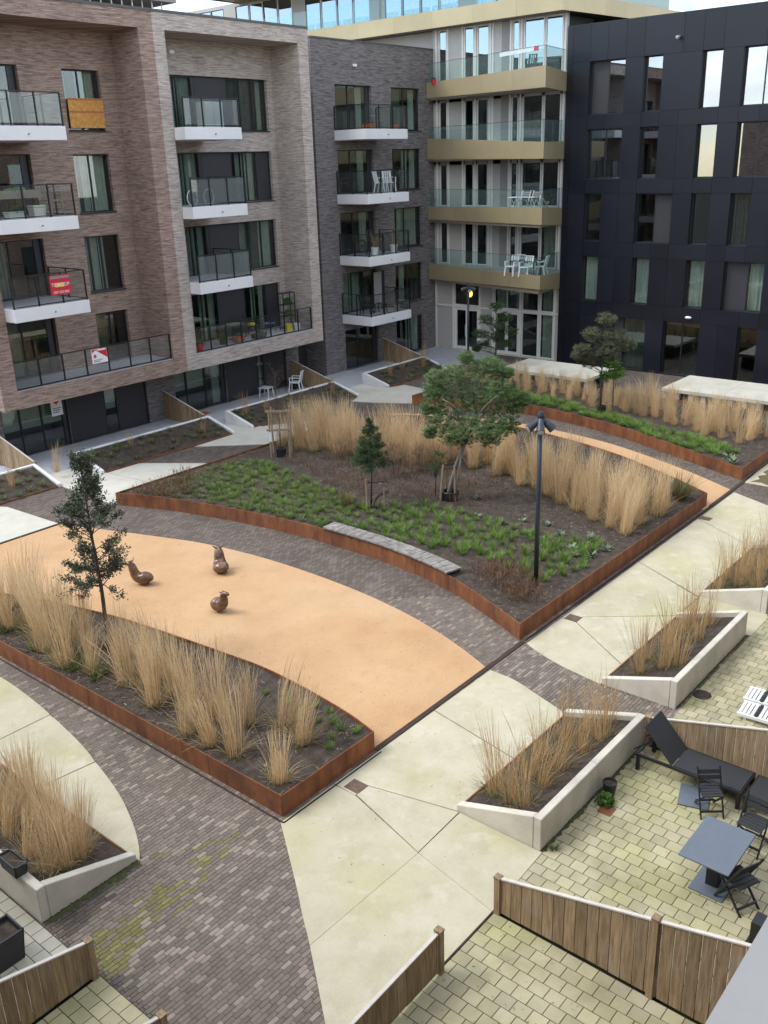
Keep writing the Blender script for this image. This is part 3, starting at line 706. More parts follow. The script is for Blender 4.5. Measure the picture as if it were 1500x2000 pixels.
# ---- the two framed brick blocks
def framed_block(name, x0, x1, ix0, ix1, mat, label, wins, ground, gl):
    e = empty(name, (x0, YW, 0), label=label, cat='building')
    m = MB(); F = Fc('Y', YF)
    zt, zb, it, ib = 16.07, 2.36, 15.47, 3.0
    for a, b, c, d in ((x0, ix0, zb, zt), (ix1, x1, zb, zt), (ix0, ix1, it, zt), (ix0, ix1, zb, ib)): F.quad(m, a, b, 0, c, d)
    D = YW-YF
    for q in (((ix0, 0, ib), (ix0, D, ib), (ix0, D, it), (ix0, 0, it)), ((ix1, 0, ib), (ix1, D, ib), (ix1, D, it), (ix1, 0, it)), ((ix0, 0, it), (ix1, 0, it), (ix1, D, it), (ix0, D, it)), ((x0, 0, zb), (x1, 0, zb), (x1, D, zb), (x0, D, zb)), ((x0, 0, zb), (x0, D+10, zb), (x0, D+10, zt), (x0, 0, zt)), ((x1, 0, zb), (x1, D+10, zb), (x1, D+10, zt), (x1, 0, zt)), ((x0, 0, zt), (x1, 0, zt), (x1, 12, zt), (x0, 12, zt))):
        m.face([F.p(*k) for k in q])
    fr = m.build('projecting_frame', MATS[mat], e)
    MB().box(x0-.02, x1+.0, YF-.03, YF+.35, zt, zt+.09).build('roof_edge', MATS['roof_trim'], e)
    MB().box(ix0+.01, ix1-.01, YF+.05, YW, ib-.02, ib+.02).build('loggia_floor', MATS['terrace_grey'], e)
    MB().tube([((ix0+ix1)/2, YF+.02, 2.65), ((ix0+ix1)/2, YF-.07, 2.65)], .03, 10).build('drain_spout', MATS['zinc'], e)
    ops = [(a, b, c, d) for a, b, c, d, *_ in wins]
    wall(FY, e, ix0, ix1, ib, it, ops, mat)
    for a, b, c, d, cells in wins: window(FY, e, a, b, c, d, cells, sill=True)
    gops = [(a, b, c, d) for a, b, c, d, *_ in ground]
    wall(FY, e, x0, x1, 0, zb, gops, 'brick_slate', .1)
    for a, b, c, d, cells in ground: window(FY, e, a, b, c, d, cells, setb=.08, sill=False)
    lo = MB().box(ix0+.02, ix1-.02, YF+.09, YF+.14, ib, ib+.03).build('loggia_railing', MATS['railing_black'], e)
    railing(lo, [(ix0+.04, YF+.115), (ix1-.04, YF+.115)], ib+.0, 1.04, gl)
    return e
bw_ = [(21.92, 23.55, z0, z0+2.16, c) for z0, c in ((11.95, [(1, 'l'), (1.2, 'f')]), (8.95, [(1, 'c'), (1.1, 'f')]), (5.9, [(1, 'c'), (1, 'l')]))]
bw_ += [(17.6, 20.12, z0, z0+2.13, [(1.1, 'c'), (1.1, 'g'), (.25, 'd')]) for z0 in (12.02, 9.02, 6.02, 3.03)]+[(21.95, 23.5, 3.03, 5.05, [(1, 'k'), (1, 'g')])]
brown = framed_block('brick_building', 16.5, 24.93, 17.12, 24.25, 'brick_brown', 'brown brick apartment block with a deep projecting frame, at left', bw_,
    [(17.25, 20.1, .02, 2.3, [(.8, 'b'), (1, 'b'), (1, 'b'), (.18, 'd')]), (20.12, 24.0, .02, 2.3, [(1.75, 'd'), (.62, 'b'), (1.5, 'd')])], 'glass_rail')
gw_ = []
for z0, c in ((11.97, [(.35, 'c'), (.75, 'f'), (.16, 'd'), (1.6, 'd'), (.75, 'k'), (.7, 'k'), (.7, 'r')]), (8.96, [(.35, 'c'), (.8, 'f'), (.16, 'd'), (1.6, 'd'), (.7, 'r'), (.75, 'c'), (.75, 'd')]), (5.95, [(.35, 'c'), (.8, 'c'), (.16, 'd'), (1.6, 'd'), (.6, 'f'), (.7, 'k'), (.75, 'f')]), (3.03, [(.6, 'g'), (.9, 'c'), (1.6, 'd'), (.55, 'g'), (.8, 'c'), (.75, 'd')])):
    gw_.append((26.95, 32.4, z0, z0+2.15, c))
grey = framed_block('brick_building', 24.932, 33.36, 25.48, 32.74, 'brick_grey', 'pale grey brick apartment block with a deep projecting frame, beside the brown one', gw_,
    [(25.5, 28.5, .02, 2.3, [(.7, 'b'), (1.1, 'b'), (1.0, 'r'), (.16, 'd')]), (28.52, 32.5, .02, 2.3, [(2.1, 'd'), (.5, 'c'), (1.5, 'd')])], 'glass_rail_dark')
for z, g in ((12, 'glass_rail_frost'), (9, 'glass_rail_frost'), (6, 'glass_rail_frost')): balcony(grey, 25.5, 28.46, 31.35, YW, z, g, sides=(False, True))
for z, g in ((12, 'glass_rail'), (9, 'glass_rail_dark'), (6, 'glass_rail_dark')): balcony(brown, 17.14, 20.2, 31.35, YW, z, g, sides=(False, True))
# ---- slate brick block
FS = Fc('Y', 33.85)
slate = empty('brick_building', (35.45, 33.85, 0), label='dark slate brick apartment block with four white corner balconies', cat='building')
sw = []
for z, cl, cr_ in ((12.03, [(1, 'g'), (1.3, 'r'), (.22, 'd')], [(.9, 'k'), (1, 'r')]), (9.02, [(1, 'g'), (1.3, 'r'), (.22, 'd')], [(.2, 'f'), (.8, 'g'), (1, 'c')]), (6.0, [(1, 'g'), (1.3, 'r'), (.22, 'd')], [(.25, 'f'), (.5, 'f'), (1, 'f')]), (2.98, [(1, 'f'), (1.2, 'f'), (1.0, 'k'), (.22, 'd')], [(1, 'c'), (1, 'g')]), (.03, [(1, 'g'), (1.2, 'g'), (.22, 'd')], [(1, 'g'), (1, 'c')])):
    sw.append((37.0, 39.75, z, z+2.09, cl)); sw.append((41.32, 43.82, z, z+2.09, cr_))
wall(FS, slate, 35.45, 45.05, 0, 16.06, [w[:4] for w in sw], 'brick_slate')
for a, b, c, d, cells in sw: window(FS, slate, a, b, c, d, cells)
m = MB(); m.face([(35.45, 33.85, 0), (35.45, 44, 0), (35.45, 44, 16.06), (35.45, 33.85, 16.06)]); m.face([(35.45, 33.85, 16.06), (45.05, 33.85, 16.06), (45.05, 44, 16.06), (35.45, 44, 16.06)]); m.face([(45.05, 33.85, 0), (45.05, 44, 0), (45.05, 44, 16.06), (45.05, 33.85, 16.06)])
m.build('side_wall', MATS['brick_slate'], slate)
MB().box(33.36, 35.45, 35.3, 35.5, 0, 16).build('recess_wall', MATS['panel_dark'], slate)
MB().box(35.43, 45.07, 33.82, 34.15, 16.06, 16.13).build('roof_edge', MATS['roof_trim'], slate)
for z in (12, 9, 6, 3): balcony(slate, 36.83, 40.1, 31.8, 33.85, z, 'glass_rail_dark', sides=(True, True))

# ---- black panelled block
XB = 44.85; FB = Fc('X', XB)
black = empty('panelled_building', (XB, 15, 0), label='black metal panelled building with tall narrow windows, at right', cat='building')
U = lambda k: 24.25-.932*k
rows = [(12.33, 14.72, [(0, 2, [(1, 'k'), (1, 'd')]), (3, 4, [(1, 'k')]), (6, 7, [(1, 'g')]), (8, 10, [(1, 'k'), (1, 'g')]), (12, 13, [(1, 'g')])]),
        (9.35, 11.67, [(0, 2, [(1, 'g'), (1, 'g')]), (3, 4, [(1, 'g')]), (6, 7, [(1, 'g')]), (8, 10, [(1, 'g'), (1, 'g')]), (12, 13, [(1, 'g')])]),
        (6.36, 8.67, [(0, 1, [(1, 'g')]), (3, 5, [(1, 'd'), (1, 'g')]), (6, 7, [(1, 'g')]), (8, 9, [(1, 'k')]), (11, 12, [(1, 'g')])]),
        (3.38, 5.64, [(0, 1, [(1, 'w')]), (3, 4, [(1, 'w')]), (6, 7, [(1, 'w')]), (8, 10, [(.8, 'w'), (1.1, 'd')]), (12, 13, [(1, 'w')])]),
        (.05, 2.65, [(2, 4, [(1, 'k'), (.4, 'd')]), (5, 7, [(1, 'g'), (1, 'g')]), (9, 10, [(1, 'g')])])]
bops = []
UE = U(17)
for z0, z1, ws in rows:
    for a, b, cells in ws: bops.append((U(b), U(a), z0, z1, cells))
wall(FB, black, UE, 25.51, 0, 16.33, [o[:4] for o in bops], 'black_gap', .26, rmat='anthracite')
for a, b, c, d, cells in bops: window(FB, black, a, b, c, d, cells, setb=.22, fw=.05, sill=False, room=2.2, glass='glass_sky' if c > 12 else 'glass_blue' if c > 9 else 'glass')
m = MB(); m.face([(XB, 25.51, 0), (XB+12, 25.51, 0), (XB+12, 25.51, 16.33), (XB, 25.51, 16.33)]); m.face([(XB, 25.51, 16.33), (XB+14, 25.51, 16.33), (XB+14, UE, 16.33), (XB, UE, 16.33)]); m.face([(XB, UE, 0), (XB+14, UE, 0), (XB+14, UE, 16.33), (XB, UE, 16.33)])
m.build('side_wall', MATS['black_gap'], black)
def panels():
    bands = [(14.72, 16.33, None), (12.33, 14.72, 0), (11.67, 12.33, None), (9.35, 11.67, 1), (8.67, 9.35, None), (6.36, 8.67, 2), (5.64, 6.36, None), (3.38, 5.64, 3), (2.65, 3.38, None), (0, 2.65, 4)]
    for i, (z0, z1, r) in enumerate(bands):
        cuts = [25.51, 25.18]+[U(k) for k in range(0, 18)]
        k = 0; segs = []
        while k < len(cuts)-1:
            a, b = cuts[k], cuts[k+1]; j = k+1
            occ = lambda a, b: r is not None and any(o[2] == z0 or (abs(o[2]-z0) < .06) for o in bops if o[0] < (a+b)/2 < o[1] and abs(o[3]-z1) < .01)
            if occ(a, b): k += 1; continue
            if k > 1 and (i*7+k*5) % 4 == 1 and j < len(cuts)-1 and not occ(cuts[j], cuts[j+1]): j += 1
            segs.append((cuts[j], a)); k = j
        for a, b in segs:
            if b-a > 1.2 and i == 0: pass
            m = MB(); FB.box(m, a+.006, b-.006, -.022-random.uniform(0, .002), -.001, z0+.006, z1-.006); m.build('cladding_panel', MATS['black_panel'], black)
panels()
MB().box(XB-.03, XB+.4, UE, 25.51, 16.33, 16.37).build('roof_edge', MATS['anthracite'], black)

# ---- gold banded block
XG = 45.0; FG = Fc('X', XG)
gold = empty('balcony_building', (XG, 30, 0), label='pale glazed building wrapped in champagne gold balcony bands, in the corner', cat='building')
LP, CP, EP = (44.4, 33.84), (42.0, 25.05), (44.82, 25.53)
bandz = [((14.42, 13.65), (14.49, 13.55), (14.35, 13.48)), ((11.62, 10.53), (11.16, 10.40), (11.18, 10.35)), ((8.02, 7.34), (8.18, 7.33), (7.96, 7.13)), ((4.92, 4.04), (4.88, 4.20), (4.76, 3.90))]
def band(parent, A, B, zA, zB, n, mat='gold_panel', gap=.008):
    A, B = Vector(A), Vector(B); d = (B-A); nn = Vector((d.y, -d.x)).normalized()
    if nn.x > .1 or (abs(nn.x) < .5 and nn.y > 0): nn = -nn
    for i in range(n):
        s, t = i/n+(gap/d.length if i else 0), (i+1)/n
        P, Q = A.lerp(B, s), A.lerp(B, t); zp = [zA[k]+(zB[k]-zA[k])*s for k in (0, 1)]; zq = [zA[k]+(zB[k]-zA[k])*t for k in (0, 1)]
        Pi, Qi = P-nn*.04, Q-nn*.04
        m = MB().prism([(P.x, P.y), (Q.x, Q.y), (Qi.x, Qi.y), (Pi.x, Pi.y)], [zp[1], zq[1], zq[1], zp[1]], [zp[0], zq[0], zq[0], zp[0]], bottom=True)
        m.build('band_panel', MATS[mat], parent)
for zl, zc, ze in bandz:
    lo = min(zl[1], zc[1], ze[1])+.06; hi = min(zl[0], zc[0], ze[0])-.05
    core = MB().prism([(XG+.3, 33.84), (LP[0]+.05, 33.8), (CP[0]+.08, CP[1]+.05), (XG+.3, 25.56)], lo, hi, bottom=True).build('balcony', MATS['gold_soffit'], gold)
    band(core, LP, CP, zl, zc, 4); band(core, CP, EP, zc, ze, 1)
    MB().prism([(XG, 33.8), (LP[0]+.05, 33.8), (CP[0]+.1, CP[1]+.07), (XG, 25.56)], hi+.001, hi+.02).build('deck', MATS['terrace_grey'], core)
    A, B, C = (LP[0]+.1, LP[1]-.02), (CP[0]+.1, CP[1]+.1), (EP[0], EP[1]+.08)
    for (p, q), n in (((A, B), 5), ((B, C), 2)):
        p, q = Vector(p), Vector(q)
        for i in range(n):
            s, t = p.lerp(q, i/n+.004), p.lerp(q, (i+1)/n-.004)
            MB().bar((s.x, s.y, hi+.55), (t.x, t.y, hi+.55), .016, 1.0).build('glass_panel', MATS['glass_rail_green'], core)
        MB().bar((p.x, p.y, hi+1.055), (q.x, q.y, hi+1.055), .03, .015).build('hand_rail', MATS['anthracite'], core)
cells_u = [(25.85, 26.85, 'g'), (26.9, 28.1, 'g'), (28.35, 28.78, 'l'), (30.2, 30.95, 'l'), (31.15, 31.78, 'g'), (32.92, 33.45, 'g')]
fl = [(4.86, 7.45), (8.0, 10.6), (11.1, 13.75), (14.3, 17.0)]
for i, (z0, z1) in enumerate(fl):
    ops = [(a, b, z0+.03, z1-.03) for a, b, _ in cells_u]
    wall(FG, gold, 25.55, 33.84, z0-.9, z1+.3, ops, 'panel_grey', .06, name='glazed_wall')
    for j, (a, b, k) in enumerate(cells_u): window(FG, gold, a, b, z0+.03, z1-.03, [(1, k if (i+j) % 3 else ('f' if i == 0 and j < 2 else k))], setb=.0, fw=.06, fm='frame_white', sill=False, room=3, glass='glass_sky' if i == 3 else 'glass')
    mm = MB(); FG.box(mm, 28.95, 29.42, -.012, 0, z0, z1); mm.build('shutter_panel', MATS['panel_taupe'], gold)
    for u in (33.6, 32.83, 31.86, 31.05, 30.1, 29.95, 28.86, 28.22, 25.7):
        mm = MB(); FG.box(mm, u-.05, u+.05, -.05, -.001, z0, z1); mm.build('mullion', MATS['frame_white'], gold)
# ground floor of the gold block
gcols = [(32.54, 33.7, None, None), (30.68, 32.50, 'door', 'g'), (29.78, 30.64, None, None), (27.98, 29.74, 'door', 'r'), (26.8, 27.92, 'g', 'k'), (25.85, 26.76, 'f', 'f')]
ops = []
for a, b, lo_, hi_ in gcols:
    if lo_: ops += [(a+.04, b-.04, .06, 2.46), (a+.04, b-.04, 2.58, 3.95)]
wall(FG, gold, 25.55, 33.84, 0, 4.1, ops, 'panel_grey', .06, name='glazed_wall')
for a, b, lo_, hi_ in gcols:
    if not lo_: continue
    if lo_ == 'door':
        d = window(FG, gold, a+.04, b-.04, .06, 2.46, [(1, 'g'), (1, 'l' if hi_ == 'r' else 'g')], setb=.0, fw=.16, fm='frame_white', sill=False, room=4, name='door', glass='glass')
        mm = MB(); c_ = (a+b)/2; mm.bar(FG.p(c_+.05, -.06, .8), FG.p(c_+.05, -.06, 1.5), .03); mm.build('handle', MATS['frame_white'], d)
    else: window(FG, gold, a+.04, b-.04, .06, 2.46, [(1, lo_)], setb=.0, fw=.05, fm='frame_white', sill=False, room=4, glass='glass')
    window(FG, gold, a+.04, b-.04, 2.58, 3.95, [(1, hi_ if hi_ else 'g')] if lo_ != 'door' or hi_ == 'g' else [(1, 'l'), (1, 'f')], setb=.0, fw=.05, fm='frame_white', sill=False, room=4)
for u in (33.76, 32.52, 30.66, 29.76, 27.95, 26.78, 25.8):
    mm = MB(); FG.box(mm, u-.045, u+.045, -.07, -.001, 0, 4.0); mm.build('mullion', MATS['frame_white'], gold)
mm = MB(); FG.box(mm, 25.6, 33.8, -.075, -.002, 2.47, 2.57); mm.build('transom', MATS['frame_white'], gold)
mm = MB(); FG.box(mm, 25.6, 33.8, -.2, -.003, 0, .05); mm.build('plinth', MATS['concrete_far'], gold)
# upper terrace band and penthouse
up = MB().prism([(43.95, 25.35), (52, 24.4), (60, 30), (60, 62), (44.5, 62)], 17.02, 17.7, bottom=True).build('terrace_slab', MATS['gold_soffit'], gold)
band(up, (44.5, 62), (43.9, 25.28), (17.78, 16.98), (17.78, 16.98), 14); band(up, (43.9, 25.28), (56, 23.8), (17.78, 16.98), (17.6, 16.98), 7)
for a, b, n in (((44.75, 62), (44.15, 25.5), 16), ((44.15, 25.5), (56, 24.05), 6)):
    p, q = Vector(a), Vector(b)
    for i in range(n):
        s, t = p.lerp(q, i/n+.002), p.lerp(q, (i+1)/n-.002)
        MB().bar((s.x, s.y, 18.3), (t.x, t.y, 18.3), .016, 1.1).build('glass_panel', MATS['glass_rail_green'], up)
FP = Fc('X', 46.6)
pops = []
u = 27.0; k = 0
while u < 60: pops.append((u, u+1.25, 17.75, 20.2)); u += 1.3 if k % 4 != 3 else 2.4; k += 1
wall(FP, gold, 26.5, 61, 17.7, 20.4, pops, 'panel_grey', .06, name='penthouse_wall')
for a, b, c, d in pops: window(FP, gold, a, b, c, d, [(1, 'g')], setb=.0, fw=.05, sill=False, room=2, glass='glass_sky', fm='frame_white' if int(a) % 3 == 0 else 'anthracite')
MB().box(46.6, 58, 26.4, 26.5, 17.7, 20.4).build('penthouse_wall', MATS['panel_grey'], gold)
rf = MB().box(43.0, 60, 26, 50.6, 20.35, 21.0).build('roof', MATS['gold_panel'], gold)
MB().box(42.96, 43.0, 26, 50.64, 20.3, 21.05).build('roof_band', MATS['gold_panel'], rf); MB().box(43.0, 60, 50.6, 50.64, 20.3, 21.05).build('roof_band', MATS['gold_panel'], rf)
m = MB(); m.box(45.3, 60, 34.0, 62, 0, 17.0); m.build('rear_wall', MATS['panel_grey'], gold)
MB().box(52, 60, 25.6, 34, 0, 17.0).build('rear_wall', MATS['panel_grey'], gold)
# far roof terrace glimpsed over the brown block
ft = empty('far_building', (52, 70, 0), label='distant pale building with a railed terrace above the brown brick roof', cat='building')
MB().box(44, 55.8, 71, 80, 0, 22.0).build('wall', MATS['concrete_far'], ft); sl_ = MB().box(44, 57.3, 70, 80, 23.5, 24.2).build('roof', MATS['panel_taupe'], ft)
MB().box(44, 56.5, 70.5, 80, 22.0, 22.3).build('terrace_floor', MATS['panel_taupe'], ft)
for i in range(11): MB().box(46.2+i, 46.28+i, 70.6, 70.68, 22.3, 23.5).build('post', MATS['frame_white'], ft)
# the camera's own building: two brick wings meeting behind the viewpoint, with the coping under the lens
near = empty('near_building', (-2, -2, 0), label='grey metal coping of the balcony underfoot, at the lower right corner', cat='building')
bevel(MB().box(-.9, 3.2, -.16, .27, 9.42, 9.5).build('coping', MATS['zinc'], near), .006)
MB().box(-.9, 3.2, -.1, .2, 8.6, 9.418).build('parapet', MATS['brick_grey'], near)
def near_wing(F, u0, u1):
    ops = []
    for z in (3.2, 6.2, 9.2):
        u = u0+2
        while u+2.2 < u1: ops.append((u, u+1.8, z, z+1.9)); u += 3.6
    wall(F, near, u0, u1, 0, 13.2, ops, 'brick_brown', .15)
    mm = MB()
    for a, b, c, d in ops: F.quad(mm, a, b, -.12 if F.v < 0 else .12, c, d)
    mm.build('window_glass', MATS['glass_blue'], near)
    m = MB(); m.face([F.p(u0, 0, 13.2), F.p(u1, 0, 13.2), F.p(u1, -10, 13.2), F.p(u0, -10, 13.2)]); m.build('roof', MATS['roof_trim'], near)
near_wing(Fc('X', -2.0), -2, 34); near_wing(Fc('Y', -2.0), -2, 44)
# ------------------------------------------------------------------ plants
R = random.Random(11)
def blade(m, p, az, lean, h, w, segs, bend, t, head=0):
    """one thin blade: curved ribbon that starts at p"""
    d = Vector((math.cos(az), math.sin(az), 0)); s = Vector((-math.sin(az+R.uniform(-.9, .9)), math.cos(az+R.uniform(-.9, .9)), 0))
    prev = None; p = Vector(p)
    for i in range(segs+1):
        k = i/segs; q = p+d*(h*(math.sin(lean)*k+bend*k*k*k))+Vector((0, 0, h*(math.cos(lean)*k-bend*.45*k*k*k)))
        ww = w*(1-.75*k)
        if head and k > .66: ww = w*(1.6 if k < .99 else .25)*head
        if prev:
            n = len(m.v); m.v += [tuple(prev[0]-s*prev[1]), tuple(prev[0]+s*prev[1]), tuple(q+s*ww), tuple(q-s*ww)]; m.f.append((n, n+1, n+2, n+3)); m.t.append(min(1, max(0, t+.12*k)))
        prev = (q, ww)
def reed_clump(n, h, r0, spread, mat, base=True, head=1.0):
    m = MB(); wa, wl = R.uniform(0, 6.283), R.uniform(0, .13)
    for i in range(n):
        a = R.uniform(0, 6.283); r = r0*math.sqrt(R.random()); az = a+R.uniform(-.7, .7); le = R.uniform(0, spread)*(.35+r/r0)
        vx, vy = math.cos(az)*le+math.cos(wa)*wl, math.sin(az)*le+math.sin(wa)*wl; az, le = math.atan2(vy, vx), math.hypot(vx, vy)+(R.uniform(.2, .7) if R.random() < .05 else 0)
        blade(m, (r*math.cos(a), r*math.sin(a), 0), az, le, h*(1.06-.6*R.random()**1.3), R.uniform(.0026, .0046), 4, R.uniform(0, .17), R.uniform(.15, .85), head if R.random() < .7 else 0)
    if base:
        for i in range(n//2):
            a = R.uniform(0, 6.283); r = r0*R.uniform(.5, 1.15)
            blade(m, (r*math.cos(a), r*math.sin(a), 0), a+R.uniform(-.5, .5), R.uniform(.15, .7), h*R.uniform(.16, .42), R.uniform(.004, .007), 3, R.uniform(.1, .5), R.uniform(.0, .55))
    return m.mesh('grass_clump', MATS[mat])
REED = [reed_clump(150, h, .17, .10, 'straw', head=.75) for h in (1.75, 1.85, 1.6, 1.95, 1.7, 1.5, 1.8, 1.65)]
REED_THIN = [reed_clump(64, h, .13, .17, 'straw_rust', head=.7) for h in (1.3, 1.55, 1.4, 1.15, 1.45)]
def green_base():
    m = MB()
    for i in range(70):
        a = R.uniform(0, 6.283); r = R.uniform(.05, .2)
        blade(m, (r*math.cos(a), r*math.sin(a), 0), a+R.uniform(-.6, .6), R.uniform(.2, .9), R.uniform(.15, .38), R.uniform(.004, .007), 3, R.uniform(.2, .6), R.uniform(.0, .9))
    return m.mesh('basal_leaves', MATS['leaf_dull'])
GB = green_base()
def put(name, meshes, xy, z, label, cat, group, s=1, base=None, tilt=.0, sz=1):
    o = link(name, R.choice(meshes)); o.location = (xy[0], xy[1], z); o.rotation_euler = (R.uniform(-tilt, tilt), R.uniform(-tilt, tilt), R.uniform(0, 6.28))
    k = s*R.uniform(.78, 1.14); o.scale = (k*R.uniform(.9, 1.15), k*R.uniform(.9, 1.15), k*sz*R.uniform(.93, 1.05)); tag(o, label, cat, group, 'thing')
    if base: link('basal_leaves', base, o)
    return o
def scatter(poly, n, dmin, keep=lambda x, y: True, have=None):
    xs = [p[0] for p in poly]; ys = [p[1] for p in poly]; out = list(have or []); k0 = len(out); tries = 0
    while len(out)-k0 < n and tries < n*60:
        tries += 1; q = (R.uniform(min(xs), max(xs)), R.uniform(min(ys), max(ys)))
        if inside(q, poly) and keep(*q) and all((q[0]-o[0])**2+(q[1]-o[1])**2 > dmin*dmin for o in out): out.append(q)
    return out[k0:]
# front bed
A_pts = [(9.18, 12.96), (9.22, 12.35), (9.29, 11.72), (9.22, 10.5), (10.31, 10.97), (10.11, 12.28), (9.95, 14.3), (9.82, 15.0), (9.62, 15.5), (9.4, 16.44), (9.24, 17.21), (10.45, 11.6), (9.93, 12.87), (9.75, 13.5)]
A_pts += scatter(inset(BEDA, .3), 18, .45, lambda x, y: y > 14.2 and 9.25 < x < 10.35, A_pts)
def a_label(p):
    if p == (9.22, 10.5): return 'lone reed grass clump in the front corner of the nearest rusty bed'
    if p == (10.31, 10.97): return 'reed grass clump beside the green tufts at the right end of the nearest bed'
    if p[1] < 13.6: return 'straw reed grass clump in the group near the front corner of the nearest rusty bed'
    if abs(p[1]-17.1) < 1.2: return 'straw reed grass clump around the trunk of the slender tree in the nearest bed'
    return 'straw reed grass clump left of the slender tree in the nearest rusty bed' if p[1] > 17 else 'straw reed grass clump midway along the nearest rusty bed'
for p in A_pts: put('reed_grass', REED, p, .34, a_label(p), 'grass', 'reed grass in the nearest rusty bed', 1.0, GB, .10)
# central bed: band along the back edge
FRONT_B = [(23.3, 10.7), (23.3, 11.1), (23.66, 12.2), (24.19, 13.35), (24.85, 14.47), (25.44, 16.4), (25.54, 18.18), (24.6, 20.64), (24.12, 22.96), (23.86, 25.0), (23.9, 25.8)]
BANDB = [(27.3, 10.8), (23.0, 10.7)]+FRONT_B+[(29.0, 25.7)]+inset(BEDB, .25)[1:1]+ARC_BEDB_BACK[::-1]
BANDB = FRONT_B+[(26.6, 25.8), (26.2, 23.0), (26.9, 20.7), (27.4, 18.2), (27.0, 15.9), (26.5, 14.2), (26.2, 12.6), (26.2, 10.7)]
B_pts = [(23.3, 10.85), (23.5, 11.4), (23.75, 12.1), (24.2, 12.9), (24.5, 13.6), (24.95, 14.3), (24.3, 10.9), (25.2, 10.75)]
B_pts += scatter(BANDB, 84, .44, lambda x, y: not (x > 26.3 and y < 11.2), B_pts)
def b_label(p):
    if p == (23.3, 10.85): return 'frontmost reed grass clump at the right side of the central bed'
    if p[1] < 13.5: return 'reed grass clump at the right end of the central bed, near the concrete path'
    if p[1] < 19: return 'reed grass clump behind the lamp post and leaning pine in the central bed'
    return 'reed grass clump at the left end of the central bed, near the staked sapling' if p[1] > 23 else 'reed grass clump behind the small cone-shaped pine in the central bed'
for p in B_pts: put('reed_grass', REED, p, .34, b_label(p), 'grass', 'reed grass at the back of the central bed', .97, GB, .08)
# far bed
C_band = [(38.6, 27.8), (37.2, 27.8), (36.7, 24.5), (36.4, 22.5), (36.2, 20.2), (35.5, 17.6), (35.3, 15.2), (34.2, 13.2), (33.7, 11.2), (35.5, 10.7), (36.1, 13.2), (37.1, 15.2), (37.3, 17.6), (38.0, 20.2), (38.3, 24)]
for p in scatter(C_band, 84, .46): put('reed_grass', REED, p, .34 if p[1] < 26 else 0, 'straw reed grass clump in the far bed '+('before the long block at the right edge' if p[1] < 17 else 'before the block at the glazed corner' if p[1] > 20.3 else 'between the two pale concrete-topped blocks'), 'grass', 'reed grass in the far bed', .84 if p[1] < 17 else .60, None, .08)
# concrete planters
def soil_z(t): return .03+.47*t
P2 = [(11.3, 7.0), (11.22, 6.7), (11.51, 7.45), (12.11, 7.19), (12.8, 7.29), (12.51, 6.8), (13.48, 7.2), (13.2, 6.7), (14.04, 7.02), (13.74, 6.59), (14.3, 6.75), (11.9, 6.75)]
P3 = [(16.6, 7.2), (16.9, 6.8), (17.3, 7.4), (17.6, 6.9), (18.2, 7.3), (18.4, 6.7), (18.9, 7.2), (19.3, 6.8), (17.1, 6.55), (19.6, 7.3)]
P4 = [(21.7, 7.5), (22.0, 7.1), (22.3, 6.7), (22.8, 7.3), (23.2, 6.9), (23.7, 7.4), (24.1, 6.9), (24.6, 7.2), (21.8, 6.6), (22.5, 7.55)]
P1 = [(5.41, 11.67), (5.71, 11.7), (5.42, 12.21), (5.48, 12.92), (5.99, 11.75), (6.2, 11.95), (5.9, 12.4), (6.2, 12.7), (5.6, 13.4), (6.1, 13.3), (5.5, 14.0), (6.0, 14.1), (5.4, 14.6), (5.8, 14.8), (6.3, 13.9), (5.7, 15.5)]
for pts, y0, y1, ax, w in ((P2, 7.8, 6.14, 1, 'beside the black table terrace'), (P3, 7.8, 6.16, 1, 'behind the white slatted panels'), (P4, 7.85, 6.16, 1, 'at the right edge'), (P1, 6.65, 4.95, 0, 'at lower left')):
    for p in pts:
        t = abs((p[ax]-y0)/(y1-y0))
        put('dry_grass', REED_THIN if pts is not P1 else REED, p, soil_z(t)-.02, 'dry rust-straw grass clump in the concrete planter '+w, 'grass', 'dry grass in the planter '+w, 1.0 if pts is not P1 else .82, GB, .12)
for x in (17.4, 17.9, 20.5, 23.9, 26.8, 27.6, 31.5, 36.2, 37.5, 38.8, 39.6, 15.3, 14.6):
    put('dry_grass', REED_THIN, (x+R.uniform(-.2, .2), R.uniform(29.9, 30.5)), .22, 'thin dry grass clump in the white planters along the facades', 'grass', 'dry grass in the white facade planters', .75, None, .05)
# green tufts
def tuft(n, h, spread, w=.0045, mat='tuft_green'):
    m = MB()
    for i in range(n):
        a = R.uniform(0, 6.283); r = .05*math.sqrt(R.random())
        blade(m, (r*math.cos(a), r*math.sin(a), 0), a, R.uniform(.05, spread), h*R.uniform(.6, 1.1), w*R.uniform(.8, 1.4), 3, R.uniform(.05, .35), R.uniform(.1, .9))
    return m.mesh('tuft', MATS[mat])
TUFT = [tuft(90, .24, .6), tuft(80, .21, .7), tuft(100, .27, .5)]
DULL = [tuft(60, .2, 1.0, .006, 'leaf_dull'), tuft(50, .16, 1.1, .007, 'leaf_dull')]
B_in = inset(BEDB, .3)
G1 = [(18.6, 18.0), (18.4, 20.5), (18.1, 23.0), (20.9, 25.4), (22.0, 24.6), (21.05, 20.36), (21.0, 18.6), (22.0, 16.45), (21.83, 14.42), (21.7, 12.67), (22.0, 11.0), (20.5, 10.6), (19.0, 10.8), (19.3, 12.2), (19.4, 13.27)]
